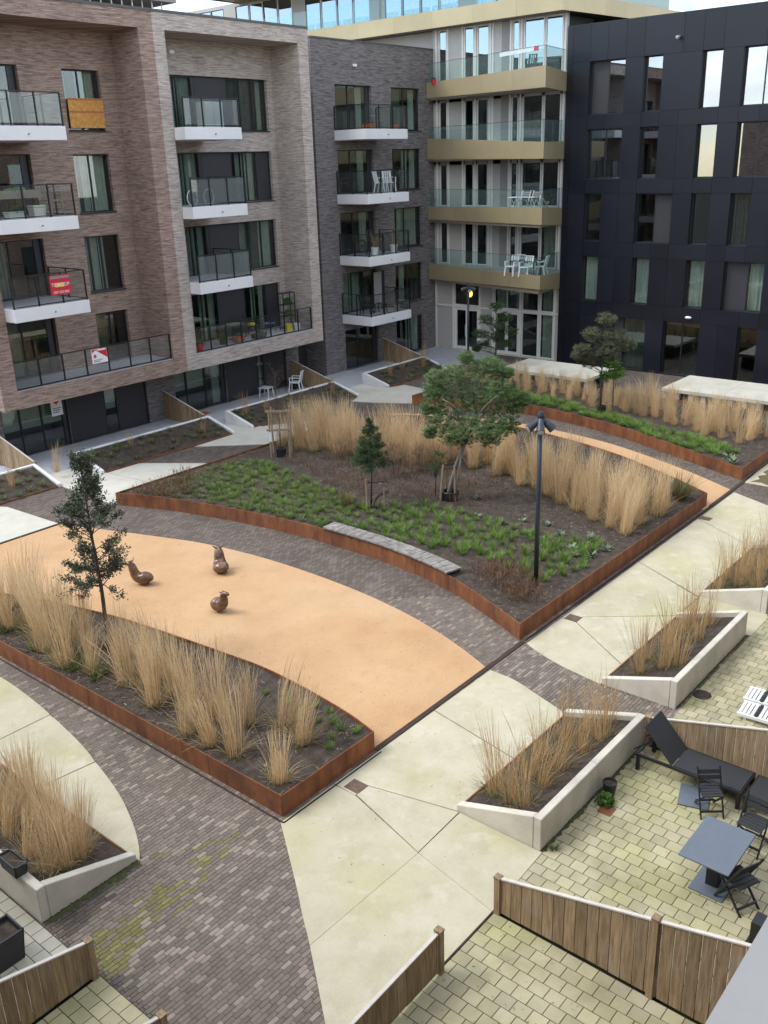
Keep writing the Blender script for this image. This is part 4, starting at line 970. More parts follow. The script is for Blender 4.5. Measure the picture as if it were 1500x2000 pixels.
for p in scatter(G1, 290, .24, lambda x, y: inside((x, y), B_in) and not (x < 19.0 and y < 18.2)): put('green_tuft', TUFT, p, .345, 'small bright green grass tuft in the central bed, '+('behind the slatted bench' if p[1] > 13 and p[1] < 18 else 'around the lamp post' if p[1] <= 13 else 'left of the small cone-shaped pine'), 'plant', 'bright green tufts in the central bed', .9+.25*(p[1] < 17), None, .1)
G2 = [(17.3, 25.6), (17.9, 23.2), (18.6, 18.3), (20.9, 18.6), (22.2, 24.8), (21.2, 25.7)]
for p in scatter(G2, 290, .17): put('dull_tuft', DULL, p, .345, 'low dull olive tuft between bright ones '+('near the left tip' if p[1] > 23 else 'along the left front')+' of the central bed', 'plant', 'dull tufts in the central bed', 1.05, None, .1)
for p in scatter([(10.2, 10.3), (11.2, 10.3), (11.5, 12.2), (11.0, 13.0), (10.9, 11.2)], 14, .28): put('green_tuft', TUFT, p, .345, 'small bright green grass tuft at the corner of the nearest rusty bed', 'plant', 'bright green tufts in the nearest bed', .75, None, .1)
for p in scatter([(9.1, 16), (9.7, 16), (9.9, 21), (9.1, 21)], 16, .3): put('dull_tuft', DULL, p, .345, 'low olive tuft at the left foot of the nearest reed grass', 'plant', 'olive tufts in the nearest bed', 1.6, None, .1)
def rosette():
    m = MB()
    for i in range(26):
        a = R.uniform(0, 6.283); l = R.uniform(.09, .2); e = R.uniform(.1, 1.0); w = l*.32
        d = Vector((math.cos(a)*math.cos(e), math.sin(a)*math.cos(e), math.sin(e))); s = Vector((-math.sin(a), math.cos(a), 0))*w*.5
        b = Vector((0, 0, .02)); m.face([b, b+d*l*.5+s, b+d*l, b+d*l*.5-s], R.random())
    return m.mesh('rosette', MATS['rosette'])
ROS = [rosette() for _ in range(3)]
for p in [(21.9, 14.08), (21.41, 11.48), (21.24, 10.82), (22.02, 12.21), (21.55, 12.53), (21.88, 10.7), (23.3, 15.9), (22.4, 13.69), (21.66, 12.99), (22.0, 15.04), (21.0, 11.2), (22.3, 11.4), (22.6, 12.9)]:
    put('rosette_plant', ROS, p, .35, 'grey-green leafy rosette on bare soil near the central bed reed grass', 'plant', 'grey-green rosettes in the central bed', 1.15)
def mound(n, r, h, leaf, mat):
    m = MB()
    for i in range(n):
        a = R.uniform(0, 6.283); e = R.uniform(0, 1.5); k = R.uniform(.6, 1); c = Vector((r*k*math.cos(a)*math.cos(e), r*k*math.sin(a)*math.cos(e), h*k*math.sin(e)))
        d = Vector((R.uniform(-1, 1), R.uniform(-1, 1), R.uniform(-.2, 1))).normalized(); s = d.orthogonal().normalized()*leaf*.4; d = d*leaf
        m.face([c, c+d*.5+s, c+d, c+d*.5-s], min(1, max(0, .15+.6*e/1.5*k+R.uniform(-.15, .25))))
    return m.mesh('leafy_mound', MATS[mat])
MOUND = [mound(240, .28, .34, .10, 'shrub_green') for _ in range(3)]
BRIGHT = [tuft(130, .34, .75, .009), tuft(110, .30, .85, .009)]
C_front = [(34.9, 23.5), (34.85, 21.2), (34.5, 19.31), (33.8, 16.58), (32.6, 13.84), (31.6, 11.9), (32.6, 11.1), (33.6, 12.4), (33.9, 14.4), (34.8, 17.2), (35.8, 20.2), (36.3, 22.4), (36.5, 24)]
for p in scatter(C_front, 130, .29): put('low_shrub', BRIGHT, p, .33, 'low bright green tuft at the front of the far bed', 'plant', 'green tufts in the far bed', .95)
put('rosette_plant', ROS, (31.27, 10.75), .35, 'pale green rosette at the pointed corner of the far bed', 'plant', None, 2.0)
put('rosette_plant', ROS, (31.9, 11.2), .35, 'second pale rosette behind the pointed corner of the far bed', 'plant', None, 1.5)
def bushy(n, h, spread, mat):
    m = MB()
    for i in range(n):
        a = R.uniform(0, 6.283); r = .12*math.sqrt(R.random()); blade(m, (r*math.cos(a), r*math.sin(a), 0), a, R.uniform(0, spread), h*R.uniform(.5, 1.1), R.uniform(.005, .009), 3, R.uniform(0, .3), R.uniform(.0, 1))
    return m.mesh('bush', MATS[mat])
put('olive_bush', [bushy(420, .95, .75, 'olive_shrub')], (26.85, 10.75), .34, 'rounded olive-green bush at the right tip of the central bed', 'bush', None, 1.1)
put('olive_bush', [bushy(200, .7, .5, 'olive_shrub')], (20.35, 18.9), .34, 'loose olive bush beside the small staked pine', 'bush', None, .9)
# dry stems
def twiggy(n, h, mat, spread=.5):
    m = MB()
    for i in range(n):
        a = R.uniform(0, 6.283); r = .25*math.sqrt(R.random()); lean = R.uniform(0, spread); hh = h*R.uniform(.5, 1.1)
        b = (r*math.cos(a), r*math.sin(a), 0); blade(m, b, a, lean, hh, .004, 2, .1, R.random())
        tip = Vector(b)+Vector((math.cos(a)*math.sin(lean), math.sin(a)*math.sin(lean), math.cos(lean)))*hh*.75
        for _ in range(3): blade(m, tip, R.uniform(0, 6.28), R.uniform(.3, 1.2), hh*.35, .005, 1, 0, R.random())
    return m.mesh('dry_stems', MATS[mat])
DRY = [twiggy(46, .5, 'dry_stem'), twiggy(40, .42, 'dry_stem')]; RED = [twiggy(60, .42, 'red_stem', .9), twiggy(60, .36, 'red_stem', 1.0)]
for p in scatter([(17.7, 11.2), (18.7, 12.8), (19.2, 12.4), (18.9, 11.2), (18.0, 10.7)], 15, .26): put('dry_plant', RED, p, .34, 'russet dead perennial near the lamp post in the front corner of the central bed', 'plant', 'russet plants by the lamp post', 1.0)
for p in scatter([(17.1, 25.6), (17.5, 24.3), (18.6, 23.8), (19.3, 25.7)], 14, .3): put('dry_plant', RED, p, .34, 'russet dead perennial at the left tip of the central bed', 'plant', 'russet plants at the left tip', .95)
B_mid = [(22.3, 15.8), (24.9, 15.2), (25.3, 17.5), (24.2, 20.5), (23.6, 24.4), (22.6, 24.2), (21.3, 20.2), (21.3, 18.6)]
for p in scatter(B_mid, 60, .33): put('dry_plant', DRY, p, .34, 'thin brown dead stems on the bare soil of the central bed', 'plant', 'dead stems in the central bed', .8)
for p in scatter([(23.5, 19.5), (25.2, 17.8), (25.4, 19), (24.3, 22), (23.8, 23)], 16, .3): put('dry_plant', [twiggy(40, 1.0, 'dry_stem', .25)], p, .34, 'dark brown seed-head stems before the reed grass in the central bed', 'plant', 'dark seed heads in the central bed', 1)
for a, b in ((18.6, 24.8), (26.1, 32.7), (35.2, 39.9), (11, 16.6)):
    for p in scatter([(a, 29.4), (b, 29.4), (b, 30.8), (a, 30.8)], int((b-a)*4.5), .34):
        put('ground_plant', DULL, p, .03+.5*(p[1]-29.35)/1.6, 'low olive plant in the white planters along the facades', 'plant', 'low plants in the white planters', 1.25)
# leaf litter and mulch: too fine to count
def litter(poly, n, z, name, label):
    m = MB(); xs = [p[0] for p in poly]; ys = [p[1] for p in poly]; k = 0
    while k < n:
        q = (R.uniform(min(xs), max(xs)), R.uniform(min(ys), max(ys)))
        if not inside(q, poly): continue
        k += 1; a = R.uniform(0, 6.28); l = R.uniform(.02, .11); w = R.uniform(.006, .02); d = Vector((math.cos(a), math.sin(a), R.uniform(-.2, .35)))*l; s = Vector((-math.sin(a), math.cos(a), 0))*w
        c = Vector((*q, z+R.uniform(0, .03))); m.face([c-s, c+d-s*.4, c+d+s*.4, c+s], R.random()**1.6)
    return tag(m.build(name, MATS['litter'], None), label, 'litter', kind='stuff')
litter(inset(BEDB, .1), 16000, .345, 'leaf_litter', 'brown twigs and leaf litter over the central bed soil')
litter(inset(BEDA, .1), 2600, .345, 'leaf_litter', 'brown litter over the nearest bed soil')
litter(inset(BEDC, .1), 4000, .345, 'leaf_litter', 'brown litter over the far bed soil')

# wind-blown straw and crumbs on the hard surfaces, moss with painted contact shade along the wall feet
def crumbs(spots, n, name, label, zz=.008):
    m = MB()
    for k in range(n):
        x0, x1, y0, y1 = R.choice(spots); c = Vector((R.uniform(x0, x1), R.uniform(y0, y1), zz)); a = R.uniform(0, 6.28); l = R.uniform(.012, .05); w = R.uniform(.0025, .006); d = Vector((math.cos(a), math.sin(a), .05))*l; q = Vector((-math.sin(a), math.cos(a), 0))*w
        m.face([c-q, c+d-q*.5, c+d+q*.5, c+q+Vector((0, 0, .004))], R.random())
    return tag(m.build(name, MATS['litter'], None), label, 'litter', kind='stuff')
crumbs([(11.9, 16.2, 10.4, 22), (11.8, 13, 10.3, 20), (14.5, 16, 10.3, 14)], 420, 'fallen_straw', 'bits of straw blown over the orange play surface')
crumbs([(8.8, 15, 7.9, 9.9), (16.4, 27, 7.9, 9.9), (7.5, 10.5, 6.3, 9.7), (10.9, 14.4, 7.8, 8.3), (16.2, 19.8, 7.8, 8.3), (10.9, 14.4, 7.8, 8.1)], 130, 'fallen_straw', 'bits of straw blown over the pale concrete paths', .016)
crumbs([(9.5, 14.4, 3, 6), (6.2, 9.2, 4, 5.9), (14.8, 19, 4, 6)], 300, 'fallen_leaves', 'small dead leaves and dirt on the paved terraces', .006)
nmat('moss_shade', [(.035, .040, .015), (.085, .095, .03)], scale=9, rough=1, grain=.3)
def moss_shade(a, b, n, side, w=.05, label=''):  # mossy strip, its dark colour also standing in for contact shadow
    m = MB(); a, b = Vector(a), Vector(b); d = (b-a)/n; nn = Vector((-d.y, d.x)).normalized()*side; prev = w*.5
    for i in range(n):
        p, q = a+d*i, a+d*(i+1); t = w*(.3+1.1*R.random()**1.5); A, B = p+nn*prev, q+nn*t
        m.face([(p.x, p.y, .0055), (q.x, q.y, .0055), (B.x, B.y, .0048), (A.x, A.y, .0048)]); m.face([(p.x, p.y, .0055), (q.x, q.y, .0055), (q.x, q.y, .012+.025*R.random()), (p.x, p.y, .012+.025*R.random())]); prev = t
    return tag(m.build('moss', MATS['moss_shade'], None), label, 'moss', kind='stuff')
moss_shade((10.83, 6.135), (14.55, 6.135), 60, -1, .07, 'dark moss and painted contact shade at the wall foot of the planter beside the black table')
moss_shade((16.08, 6.155), (19.95, 6.155), 60, -1, .06, 'dark moss and painted contact shade at the wall foot of the planter behind the white loungers')
moss_shade((4.955, 11.165), (6.64, 11.165), 40, -1, .13, 'dark moss and painted contact shade at the wall foot of the lower-left planter')
moss_shade((9.34, 5.95), (9.34, 2.0), 60, 1, .05, 'dark moss and painted contact shade along the foot of the near terrace fence')
# ------------------------------------------------------------------ trees
def leaf(m, c, d, l, w, t):
    s = d.orthogonal().normalized(); s.rotate(Matrix.Rotation(R.uniform(0, 6.28), 3, d)); m.face([c, c+d*l*.45+s*w*.5, c+d*l, c+d*l*.45-s*w*.5], t)
def rdir(): return Vector((R.gauss(0, 1), R.gauss(0, 1), R.gauss(0, 1))).normalized()
def needles(m, c, ax, n, l, w, t):
    for _ in range(n):
        d = (ax*.9+rdir()*.95).normalized(); s = d.orthogonal().normalized()*w; m.face([c-s, c+s, c+d*l*R.uniform(.7, 1.1)], min(1, max(0, t+R.uniform(-.15, .2))))
def limb(m, a, b, r0, r1, n=6, sag=0):
    a, b = Vector(a), Vector(b); p = [a.lerp(b, i/4)+Vector((R.uniform(-.02, .02), R.uniform(-.02, .02), sag*math.sin(math.pi*i/4))) for i in range(5)]
    m.tube(p, [r0+(r1-r0)*i/4 for i in range(5)], n); return p
def make_oak():
    B = Vector((10.28, 17.09, .34)); top = Vector((10.26, 17.1, 4.98))
    e = empty('oak_tree', B, label='slender young evergreen tree rising from the nearest rusty bed', cat='tree'); T, F = MB(), MB()
    mid = [B, B.lerp(top, .3)+Vector((.03, -.02, 0)), B.lerp(top, .6)+Vector((.02, .03, 0)), top]
    T.tube(mid, [.055, .042, .028, .008], 8)
    pos = lambda k: B.lerp(top, k)
    right = Vector((.649, -.761, 0))
    tips = []
    for i in range(58):
        k = R.uniform(.34, .99); a = R.uniform(0, 6.283)
        prof = .92 if .34 < k < .62 else (.80 if k < .34 else 1.05*(1.06-k)/.44*.9)
        rad = max(.12, prof*.86*R.uniform(.55, 1.0))
        s = pos(max(.28, k-.05)); t = pos(k)+Vector((math.cos(a)*rad, math.sin(a)*rad, R.uniform(.0, .22)))
        limb(T, s, t, .016*(1.1-k)+.004, .003, 5); tips.append((s, t, 1))
    for off, z in ((-.75, 1.75), (.72, 2.75), (.55, 1.65), (-.4, 1.6)):
        s = pos(.36); t = Vector((B.x, B.y, z))+right*(off-.1); limb(T, s, t, .012, .004, 5); tips.append((s, t, .55))
    for s, t, q in tips:
        for j in range(int(11*q)+3):
            c0 = s.lerp(t, R.uniform(.45, 1.08))+rdir()*.10*R.random(); sh = R.uniform(.05, .95)
            for _ in range(15): leaf(F, c0+rdir()*R.uniform(.01, .12), (rdir()+Vector((0, 0, .3))).normalized(), R.uniform(.045, .085), R.uniform(.022, .038), min(1, max(0, sh*.7+R.uniform(0, .35))))
    T.build('trunk', MATS['bark'], e, True); F.build('crown', MATS['oak_leaf'], e)
    w = MB(); w.lathe([(.16, 0), (.17, .3), (.16, .32), (.1, .31)], (B.x+.05, B.y-.05, .33), 14); w.build('watering_bag', MATS['plastic_black'], e)
make_oak()
def make_pine(name, B, label, stems, tufts, nl, mat, bark='bark', tn=16, nw=.0035):
    B = Vector(B); e = empty(name, B, label=label, cat='tree'); T, F = MB(), MB()
    for pts, r0, r1 in stems: T.tube(pts, [r0+(r1-r0)*i/(len(pts)-1) for i in range(len(pts))], 8)
    for src, c, t in tufts:
        if src is not None: limb(T, src, c, .014, .004, 5)
        ax = (Vector(c)-Vector(src)).normalized() if src is not None else Vector((0, 0, 1))
        needles(F, Vector(c), (ax+Vector((0, 0, .7))).normalized(), tn, nl, nw, t)
    T.build('trunk', MATS[bark], e, True); F.build('crown', MATS[mat], e)
    return e
def cloud(cs, n, anchor, share=.06):
    out = []
    for _ in range(n):
        c, r = R.choice(cs); d = rdir(); k = R.random()**.4; p = Vector((c[0]+d.x*r[0]*k, c[1]+d.y*r[1]*k, c[2]+d.z*r[2]*k)); t = .45+.3*R.uniform(-.6, 1)
        out.append((anchor(p) if R.random() < share else None, p, t))
    return out
RT = Vector((.649, -.761, 0)); FWd = Vector((.761, .649, 0))
def P3d(B, r, f, z): return Vector((B[0], B[1], 0))+RT*r+FWd*f+Vector((0, 0, z))
# big leaning pine
PB = (22.7, 16.7, .34)
cs = [(P3d(PB, r, f, z), (s*1.12, s*1.12, s*.95)) for r, f, z, s in ((-.6, 0, 3.3, .2), (2.4, 0, 3.5, .2), (.6, 0, 4.85, .2), (1.85, 0, 4.35, .22), (-.5, 0, 2.55, .2), (-.25, 0, 2.95, .42), (.45, 0, 2.3, .36), (1.3, 0, 2.35, .36), (1.95, 0, 2.65, .34), (.2, 0, 4.35, .36), (1.4, 0, 4.6, .3), (-.4, 0, 3.95, .3), (.15, 0, 3.05, .55), (.75, .1, 3.5, .6), (1.35, .1, 3.55, .55), (1.0, .2, 3.2, .62), (1.75, 0, 3.0, .55), (.35, .3, 3.95, .55), (1.25, -.2, 4.0, .58), (-.25, 0, 3.6, .42), (1.9, .2, 3.75, .4), (.7, -.5, 2.75, .5), (1.4, -.4, 2.65, .42), (1.0, .1, 4.5, .35), (-.3, .1, 4.25, .3), (.1, -.3, 2.55, .38), (2.15, .1, 3.3, .3), (1.55, .3, 4.4, .32))]
hub = P3d(PB, .75, 0, 2.6)
bp = make_pine('pine_tree', PB, 'largest pine, leaning trunk held by stakes in the central bed', [([PB, P3d(PB, .12, 0, .9), P3d(PB, .35, 0, 1.7), hub], .06, .035), ([P3d(PB, .1, .1, .34), P3d(PB, .3, .1, 1.4), P3d(PB, .75, .1, 2.5), P3d(PB, 1.3, 0, 3.3), P3d(PB, 1.55, 0, 3.7)], .045, .012), ([P3d(PB, .2, -.1, .34), P3d(PB, .42, -.1, 1.6), P3d(PB, .5, 0, 2.7), P3d(PB, .2, 0, 3.4), P3d(PB, -.1, 0, 3.75)], .045, .012), ([hub, P3d(PB, .9, 0, 3.2), P3d(PB, 1.0, 0, 4.1)], .035, .01), ([hub, P3d(PB, .95, -.3, 3.2), P3d(PB, 1.2, -.5, 3.55), P3d(PB, 1.5, -.6, 3.85)], .02, .012), ([P3d(PB, .5, -.3, 3.2), P3d(PB, .1, -.5, 3.6), P3d(PB, -.15, -.5, 3.75)], .018, .01)], cloud(cs, 3400, lambda p: hub.lerp(p, .6), .012), .15, 'pine_light', 'bark_pale', 19, .007)
for (r, f), lean in (((-.22, -.15), .1), ((.25, -.2), -.02), ((.0, .3), 0), ((.3, .2), 0)):
    a, b = P3d(PB, r, f, .3), P3d(PB, r+lean, f, 1.55); MB().tube([a, b], .034, 8).build('stake', MATS['stake_wood'], bp)
MB().tube([P3d(PB, -.14, -.16, 1.42), P3d(PB, .3, -.2, 1.46), P3d(PB, .3, .2, 1.44), P3d(PB, -.05, .28, 1.42), P3d(PB, -.14, -.16, 1.42)], .02, 6).build('tie', MATS['plastic_black'], bp)
MB().lathe([(.27, 0), (.29, .30), (.27, .32), (.2, .31)], (*P3d(PB, .1, 0, .33),), 18).build('watering_bag', MATS['plastic_black'], bp)
cs2 = [(P3d(PB, r, f, z), (s, s, s*.8)) for r, f, z, s in ((-.35, .3, 1.35, .28), (-.25, .2, 1.75, .22))]
make_pine('young_pine', P3d(PB, -.35, .35, .34), 'low young pine growing behind the stakes of the leaning pine', [([P3d(PB, -.35, .35, .34), P3d(PB, -.3, .3, 1.6)], .02, .008)], cloud(cs2, 70, lambda p: P3d(PB, -.33, .3, 1)), .16, 'pine_needle', tn=14, nw=.0045)
# small cone-shaped pine
SB = (20.76, 18.22, .34)
cs = []
for i in range(10):
    k = i/9; rr = .56*(1-k)**.8+.06; z = 1.75+1.4*k
    for j in range(max(1, int(5*(1-k))+1)):
        a = j*2.2+i; cs.append((P3d(SB, .05+rr*.62*math.cos(a), rr*.62*math.sin(a), z), (rr*.42+.05, rr*.42+.05, .12)))
sp = make_pine('pine_tree', SB, 'small dark cone-shaped pine with two stakes among green tufts', [([SB, P3d(SB, .06, 0, 1.6), P3d(SB, .05, 0, 3.15)], .035, .006)], cloud(cs, 900, lambda p: P3d(SB, .05, 0, p.z-.1)), .13, 'pine_needle', 'bark', 17, .006)
for r, h in ((-.12, 1.35), (.42, 1.05)):
    MB().tube([P3d(SB, r, -.2, .3), P3d(SB, r, -.2, h)], .032, 8).build('stake', MATS['stake_wood'], sp)
MB().tube([P3d(SB, -.12, -.2, 1.22), P3d(SB, .2, -.1, 1.2), P3d(SB, .42, -.2, 1.25)], .018, 6).build('tie', MATS['plastic_black'], sp)
m = MB(); pr = [P3d(SB, .06+.5*(1-math.cos(a)), -.25+.1*a, .34+.52*math.sin(a)) for a in [i*.2 for i in range(9)]]
for a, b in zip(pr[:-1], pr[1:]): m.face([a, b, b+FWd*.22, a+FWd*.22])
o = m.build('root_sheet', MATS['plastic_black'], sp); mo = o.modifiers.new('s', 'SOLIDIFY'); mo.thickness = .02
# staked sapling
QB = (23.02, 24.57, .34)
q = empty('sapling', QB, label='bare sapling between four wooden posts with cross rails', cat='tree'); T = MB()
T.tube([QB, P3d(QB, .02, 0, 1.6), P3d(QB, -.05, 0, 2.8), P3d(QB, 0, 0, 3.5)], [.022, .016, .01, .004], 6)
tw = MB()
for i in range(70):
    k = R.uniform(.55, 1); s = Vector(QB).lerp(P3d(QB, -.03, 0, 3.4), k); a = R.uniform(0, 6.28); t = s+Vector((math.cos(a)*.45*R.random(), math.sin(a)*.45*R.random(), R.uniform(.15, .5))); T.tube([s, t], [.005, .002], 4)
    for _ in range(3): leaf(tw, t+rdir()*.06, rdir(), .05, .02, R.random())
T.build('trunk', MATS['bark'], q); tw.build('crown', MATS['red_stem'], q)
for r, f in ((-.33, -.2), (.36, -.2), (-.3, .35), (.38, .35)): MB().tube([P3d(QB, r, f, .3), P3d(QB, r, f, 2.15)], .036, 8).build('post', MATS['stake_wood'], q)
for z in (1.42, 2.12): MB().bar(P3d(QB, -.44, -.25, z), P3d(QB, .46, -.25, z), .03, .075).build('cross_rail', MATS['stake_wood'], q)
MB().bar(P3d(QB, -.32, -.26, 1.0), P3d(QB, -.32, -.26, 1.35), .06, .02).build('label_strip', MATS['plastic_white'], q)
MB().lathe([(.18, 0), (.19, .33), (.17, .34), (.1, .33)], (*P3d(QB, .02, -.02, .33),), 14).build('watering_bag', MATS['plastic_black'], q)
# pine by the glazed corner
VB = (39.4, 25.9, .02)
cs = [(P3d(VB, r, f, z), (s, s, s*.6)) for r, f, z, s in ((0, 0, 3.6, .35), (-.5, 0, 3.0, .42), (.5, .1, 3.05, .42), (0, -.2, 2.7, .5), (-.75, 0, 2.3, .4), (.75, 0, 2.4, .42), (0, .2, 2.1, .5), (-.6, .1, 1.75, .35), (.55, -.1, 1.8, .35), (-.95, 0, 1.55, .22))]
make_pine('pine_tree', VB, 'open-branched pine standing before the glazed ground-floor doors', [([VB, P3d(VB, .02, 0, 2), P3d(VB, 0, 0, 3.7)], .06, .015)], cloud(cs, 700, lambda p: P3d(VB, 0, 0, p.z-.25)), .2, 'pine_needle', 'bark', 16, .009)
# grey-green tree before the black building
WB = (35.11, 17.82, .34)
cs = [(P3d(WB, r, f, z), (s, s, s*.7)) for r, f, z, s in ((.05, 0, 4.2, .42), (-.5, 0, 3.6, .45), (.45, .1, 3.5, .5), (-.85, 0, 3.0, .4), (.0, -.2, 3.0, .55), (.9, 0, 3.15, .4), (1.15, .1, 3.1, .22), (-.5, .2, 2.5, .45), (-1.0, 0, 2.75, .3))]
wt = make_pine('evergreen_tree', WB, 'wispy grey-green tree in the far bed before the black building', [([WB, P3d(WB, -.02, 0, 2), P3d(WB, .05, 0, 4.3)], .05, .012)], cloud(cs, 1000, lambda p: P3d(WB, 0, 0, p.z-.3)), .17, 'pine_grey', 'bark', 16, .008)
cs = [(P3d(WB, r, f, z), (s, s, s*.8)) for r, f, z, s in ((.35, -.3, 2.5, .38), (.55, -.3, 2.1, .36), (.15, -.2, 1.95, .3))]
T, F = MB(), MB(); T.tube([P3d(WB, .45, -.3, .34), P3d(WB, .4, -.3, 2.6)], [.03, .01], 6)
for _s, c, t in cloud(cs, 130, lambda p: p):
    for _ in range(10): leaf(F, c+rdir()*.1, rdir(), .09, .05, min(1, max(0, t+R.uniform(-.3, .3))))
e = empty('evergreen_tree', P3d(WB, .45, -.3, .34), label='small dense green tree beside the wispy grey-green one', cat='tree'); T.build('trunk', MATS['bark'], e); F.build('crown', MATS['shrub_green'], e)
MB().lathe([(.17, 0), (.18, .32), (.16, .33), (.1, .32)], (*P3d(WB, .05, -.05, .33),), 14).build('watering_bag', MATS['plastic_black'], wt)
# ------------------------------------------------------------------ things standing in the courtyard
def fence(name, a, b, za, zb, label, post_at=(0,), bw=.172, kink=None):
    """close-boarded fence from a to b; top runs from za to zb; za at the free end"""
    a, b = Vector(a), Vector(b); L = (b-a).length; d = (b-a).normalized(); n = Vector((-d.y, d.x)); e = empty(name, (*a, 0), label=label, cat='fence')
    k = max(1, round((L-.1)/bw)); w = (L-.1)/k
    top = lambda t: za+(zb-za)*t/L
    for i in range(k):
        t0, t1 = .1+i*w+.007, .1+(i+1)*w-.007; P, Q = a+d*t0, a+d*t1
        h = .012+random.uniform(0, .003)
        MB().prism([tuple(P-n*h), tuple(Q-n*h), tuple(Q+n*h), tuple(P+n*h)], .03+random.uniform(0, .02), [top(t0), top(t1), top(t1), top(t0)]).build('board', MATS['fence_wood'], e)
    for t in [q*L for q in post_at]:
        P = a+d*(t+(.045 if t < .1 else -.045)); MB().prism([tuple(P-d*.045-n*.05), tuple(P+d*.045-n*.05), tuple(P+d*.045+n*.05), tuple(P-d*.045+n*.05)], 0, top(t)+.03).build('post', MATS['fence_wood'], e)
        MB().prism([tuple(P-d*.052-n*.057), tuple(P+d*.052-n*.057), tuple(P+d*.052+n*.057), tuple(P-d*.052+n*.057)], top(t)+.031, top(t)+.06, True).build('post_cap', MATS['fence_wood'], e)
    A, B = a+d*.1, b; hw = .026
    MB().prism([tuple(A-n*hw), tuple(B-n*hw), tuple(B+n*hw), tuple(A+n*hw)], [top(.1)+.001, zb+.001, zb+.001, top(.1)+.001], [top(.1)+.026, zb+.026, zb+.026, top(.1)+.026], True).build('cap_rail', MATS['fence_cap'], e)
    return e
fence('board_fence', (9.30, 6.0), (9.30, -1.9), .62, 2.72, 'board fence between the two near terraces, its top climbing to the right', (0, .315))
fence('board_fence', (7.93, 5.98), (5.1, 5.98), .71, .62, 'low board fence at the bottom edge beside the pale concrete path', (0,))
fence('board_fence', (4.9, 9.69), (1.0, 9.69), .62, 1.66, 'board fence at the lower left corner beside the dark planter pot', (0,))
fence('board_fence', (4.76, 7.9), (1.0, 7.9), .66, 1.6, 'board fence with only its white post cap showing at the bottom edge', (0,))
fence('board_fence', (14.6, 6.12), (14.6, -1.9), .57, 2.75, 'board fence behind the black sun loungers', (0, .3))
fence('board_fence', (21.25, 6.1), (21.25, -1.9), .57, 2.7, 'board fence at the right edge beyond the white slatted panels', (0,))
for x, w in ((16.8, 'at the left edge before the brown brick flat'), (24.82, 'between the brown and pale grey brick flats'), (32.8, 'behind the white plastic chair'), (40.0, 'before the slate brick flat, farthest back')):
    fence('timber_screen', (x, 31.0), (x, 33.78), .55, 1.3, 'sloping wooden privacy screen '+w, (0,))

# bench on the wall of the central bed
def bench():
    arc = [p for p in ARC_BEDB if 12.85 < p[1] < 18.05]
    L = [0]
    for p, q in zip(arc[:-1], arc[1:]): L.append(L[-1]+math.dist(p, q))
    e = empty('slatted_bench', (*arc[0], 0), label='weathered grey slatted bench curving along the central rusty bed', cat='bench')
    def at(s):
        for i in range(len(arc)-1):
            if L[i+1] >= s-1e-6:
                t = (s-L[i])/(L[i+1]-L[i]); p, q = Vector(arc[i]), Vector(arc[i+1]); d = (q-p).normalized(); return p.lerp(q, t), d
    n = 58; st = L[-1]/n
    for i in range(n):
        p, d = at((i+.5)*st); nn = Vector((d.y, -d.x))       # towards the inside of the bed
        if nn.x < 0: nn = -nn
        a, b = p-nn*.06, p+nn*.45; h = random.uniform(-.003, .003)
        MB().bar((*a, .50+h), (*b, .50+h), st-.012, .045).build('slat', MATS['bench_wood'], e)
    for off in (.02, .36):
        m = MB()
        for i in range(20):
            p, d = at(L[-1]*i/20); q, d2 = at(L[-1]*(i+1)/20); nn = Vector((d.y, -d.x)); n2 = Vector((d2.y, -d2.x))
            if nn.x < 0: nn, n2 = -nn, -n2
            a, b = p+nn*off, q+n2*off; m.bar((*a, .45), (*b, .45), .04, .05)
        m.build('rail', MATS['anthracite'], e)
bench()
# lamp posts
def lamp(x, y, z0, h, label, yaw=(0, 1, 2)):
    e = empty('lamp_post', (x, y, z0), label=label, cat='lamp post')
    MB().tube([(x, y, z0-.05), (x, y, h)], [.062, .055], 14).build('pole', MATS['lamp_metal'], e, True)
    MB().lathe([(.085, h-.42), (.085, h-.05), (.06, h+.02), (0, h+.02)], (x, y, 0), 14).build('mount', MATS['lamp_metal'], e)
    for i, (az, tilt) in enumerate(yaw):
        d = Vector((math.cos(az)*math.cos(tilt), math.sin(az)*math.cos(tilt), -math.sin(tilt))); c = Vector((x, y, h-.26))+Vector((math.cos(az), math.sin(az), 0))*.15
        m = MB(); pr = [(-.14, .045), (-.13, .07), (.0, .075), (.02, .085), (.19, .105), (.205, .105)]
        m.tube([c+d*a for a, _ in pr], [r for _, r in pr], 14); hd = m.build('spotlight', MATS['lamp_metal'], e)
        MB().tube([c+d*.206, c+d*.213], [.085, .085], 14).build('lens', MATS['lamp_glass'], hd)
        MB().tube([Vector((x, y, h-.2)), c], .03, 8).build('bracket', MATS['lamp_metal'], hd)
back = math.atan2(-.649, -.761)          # towards the viewer
lamp(18.75, 11.04, .34, 4.86, 'dark lamp post with three spotlights in the central bed', ((back-1.25, .55), (back-.15, .75), (back+1.3, .75)))
lamp(41.3, 28.9, 0, 4.4, 'far lamp post with spotlights before the glazed doors', ((back-1.5, .3), (back+.1, .5), (back+1.5, .4)))
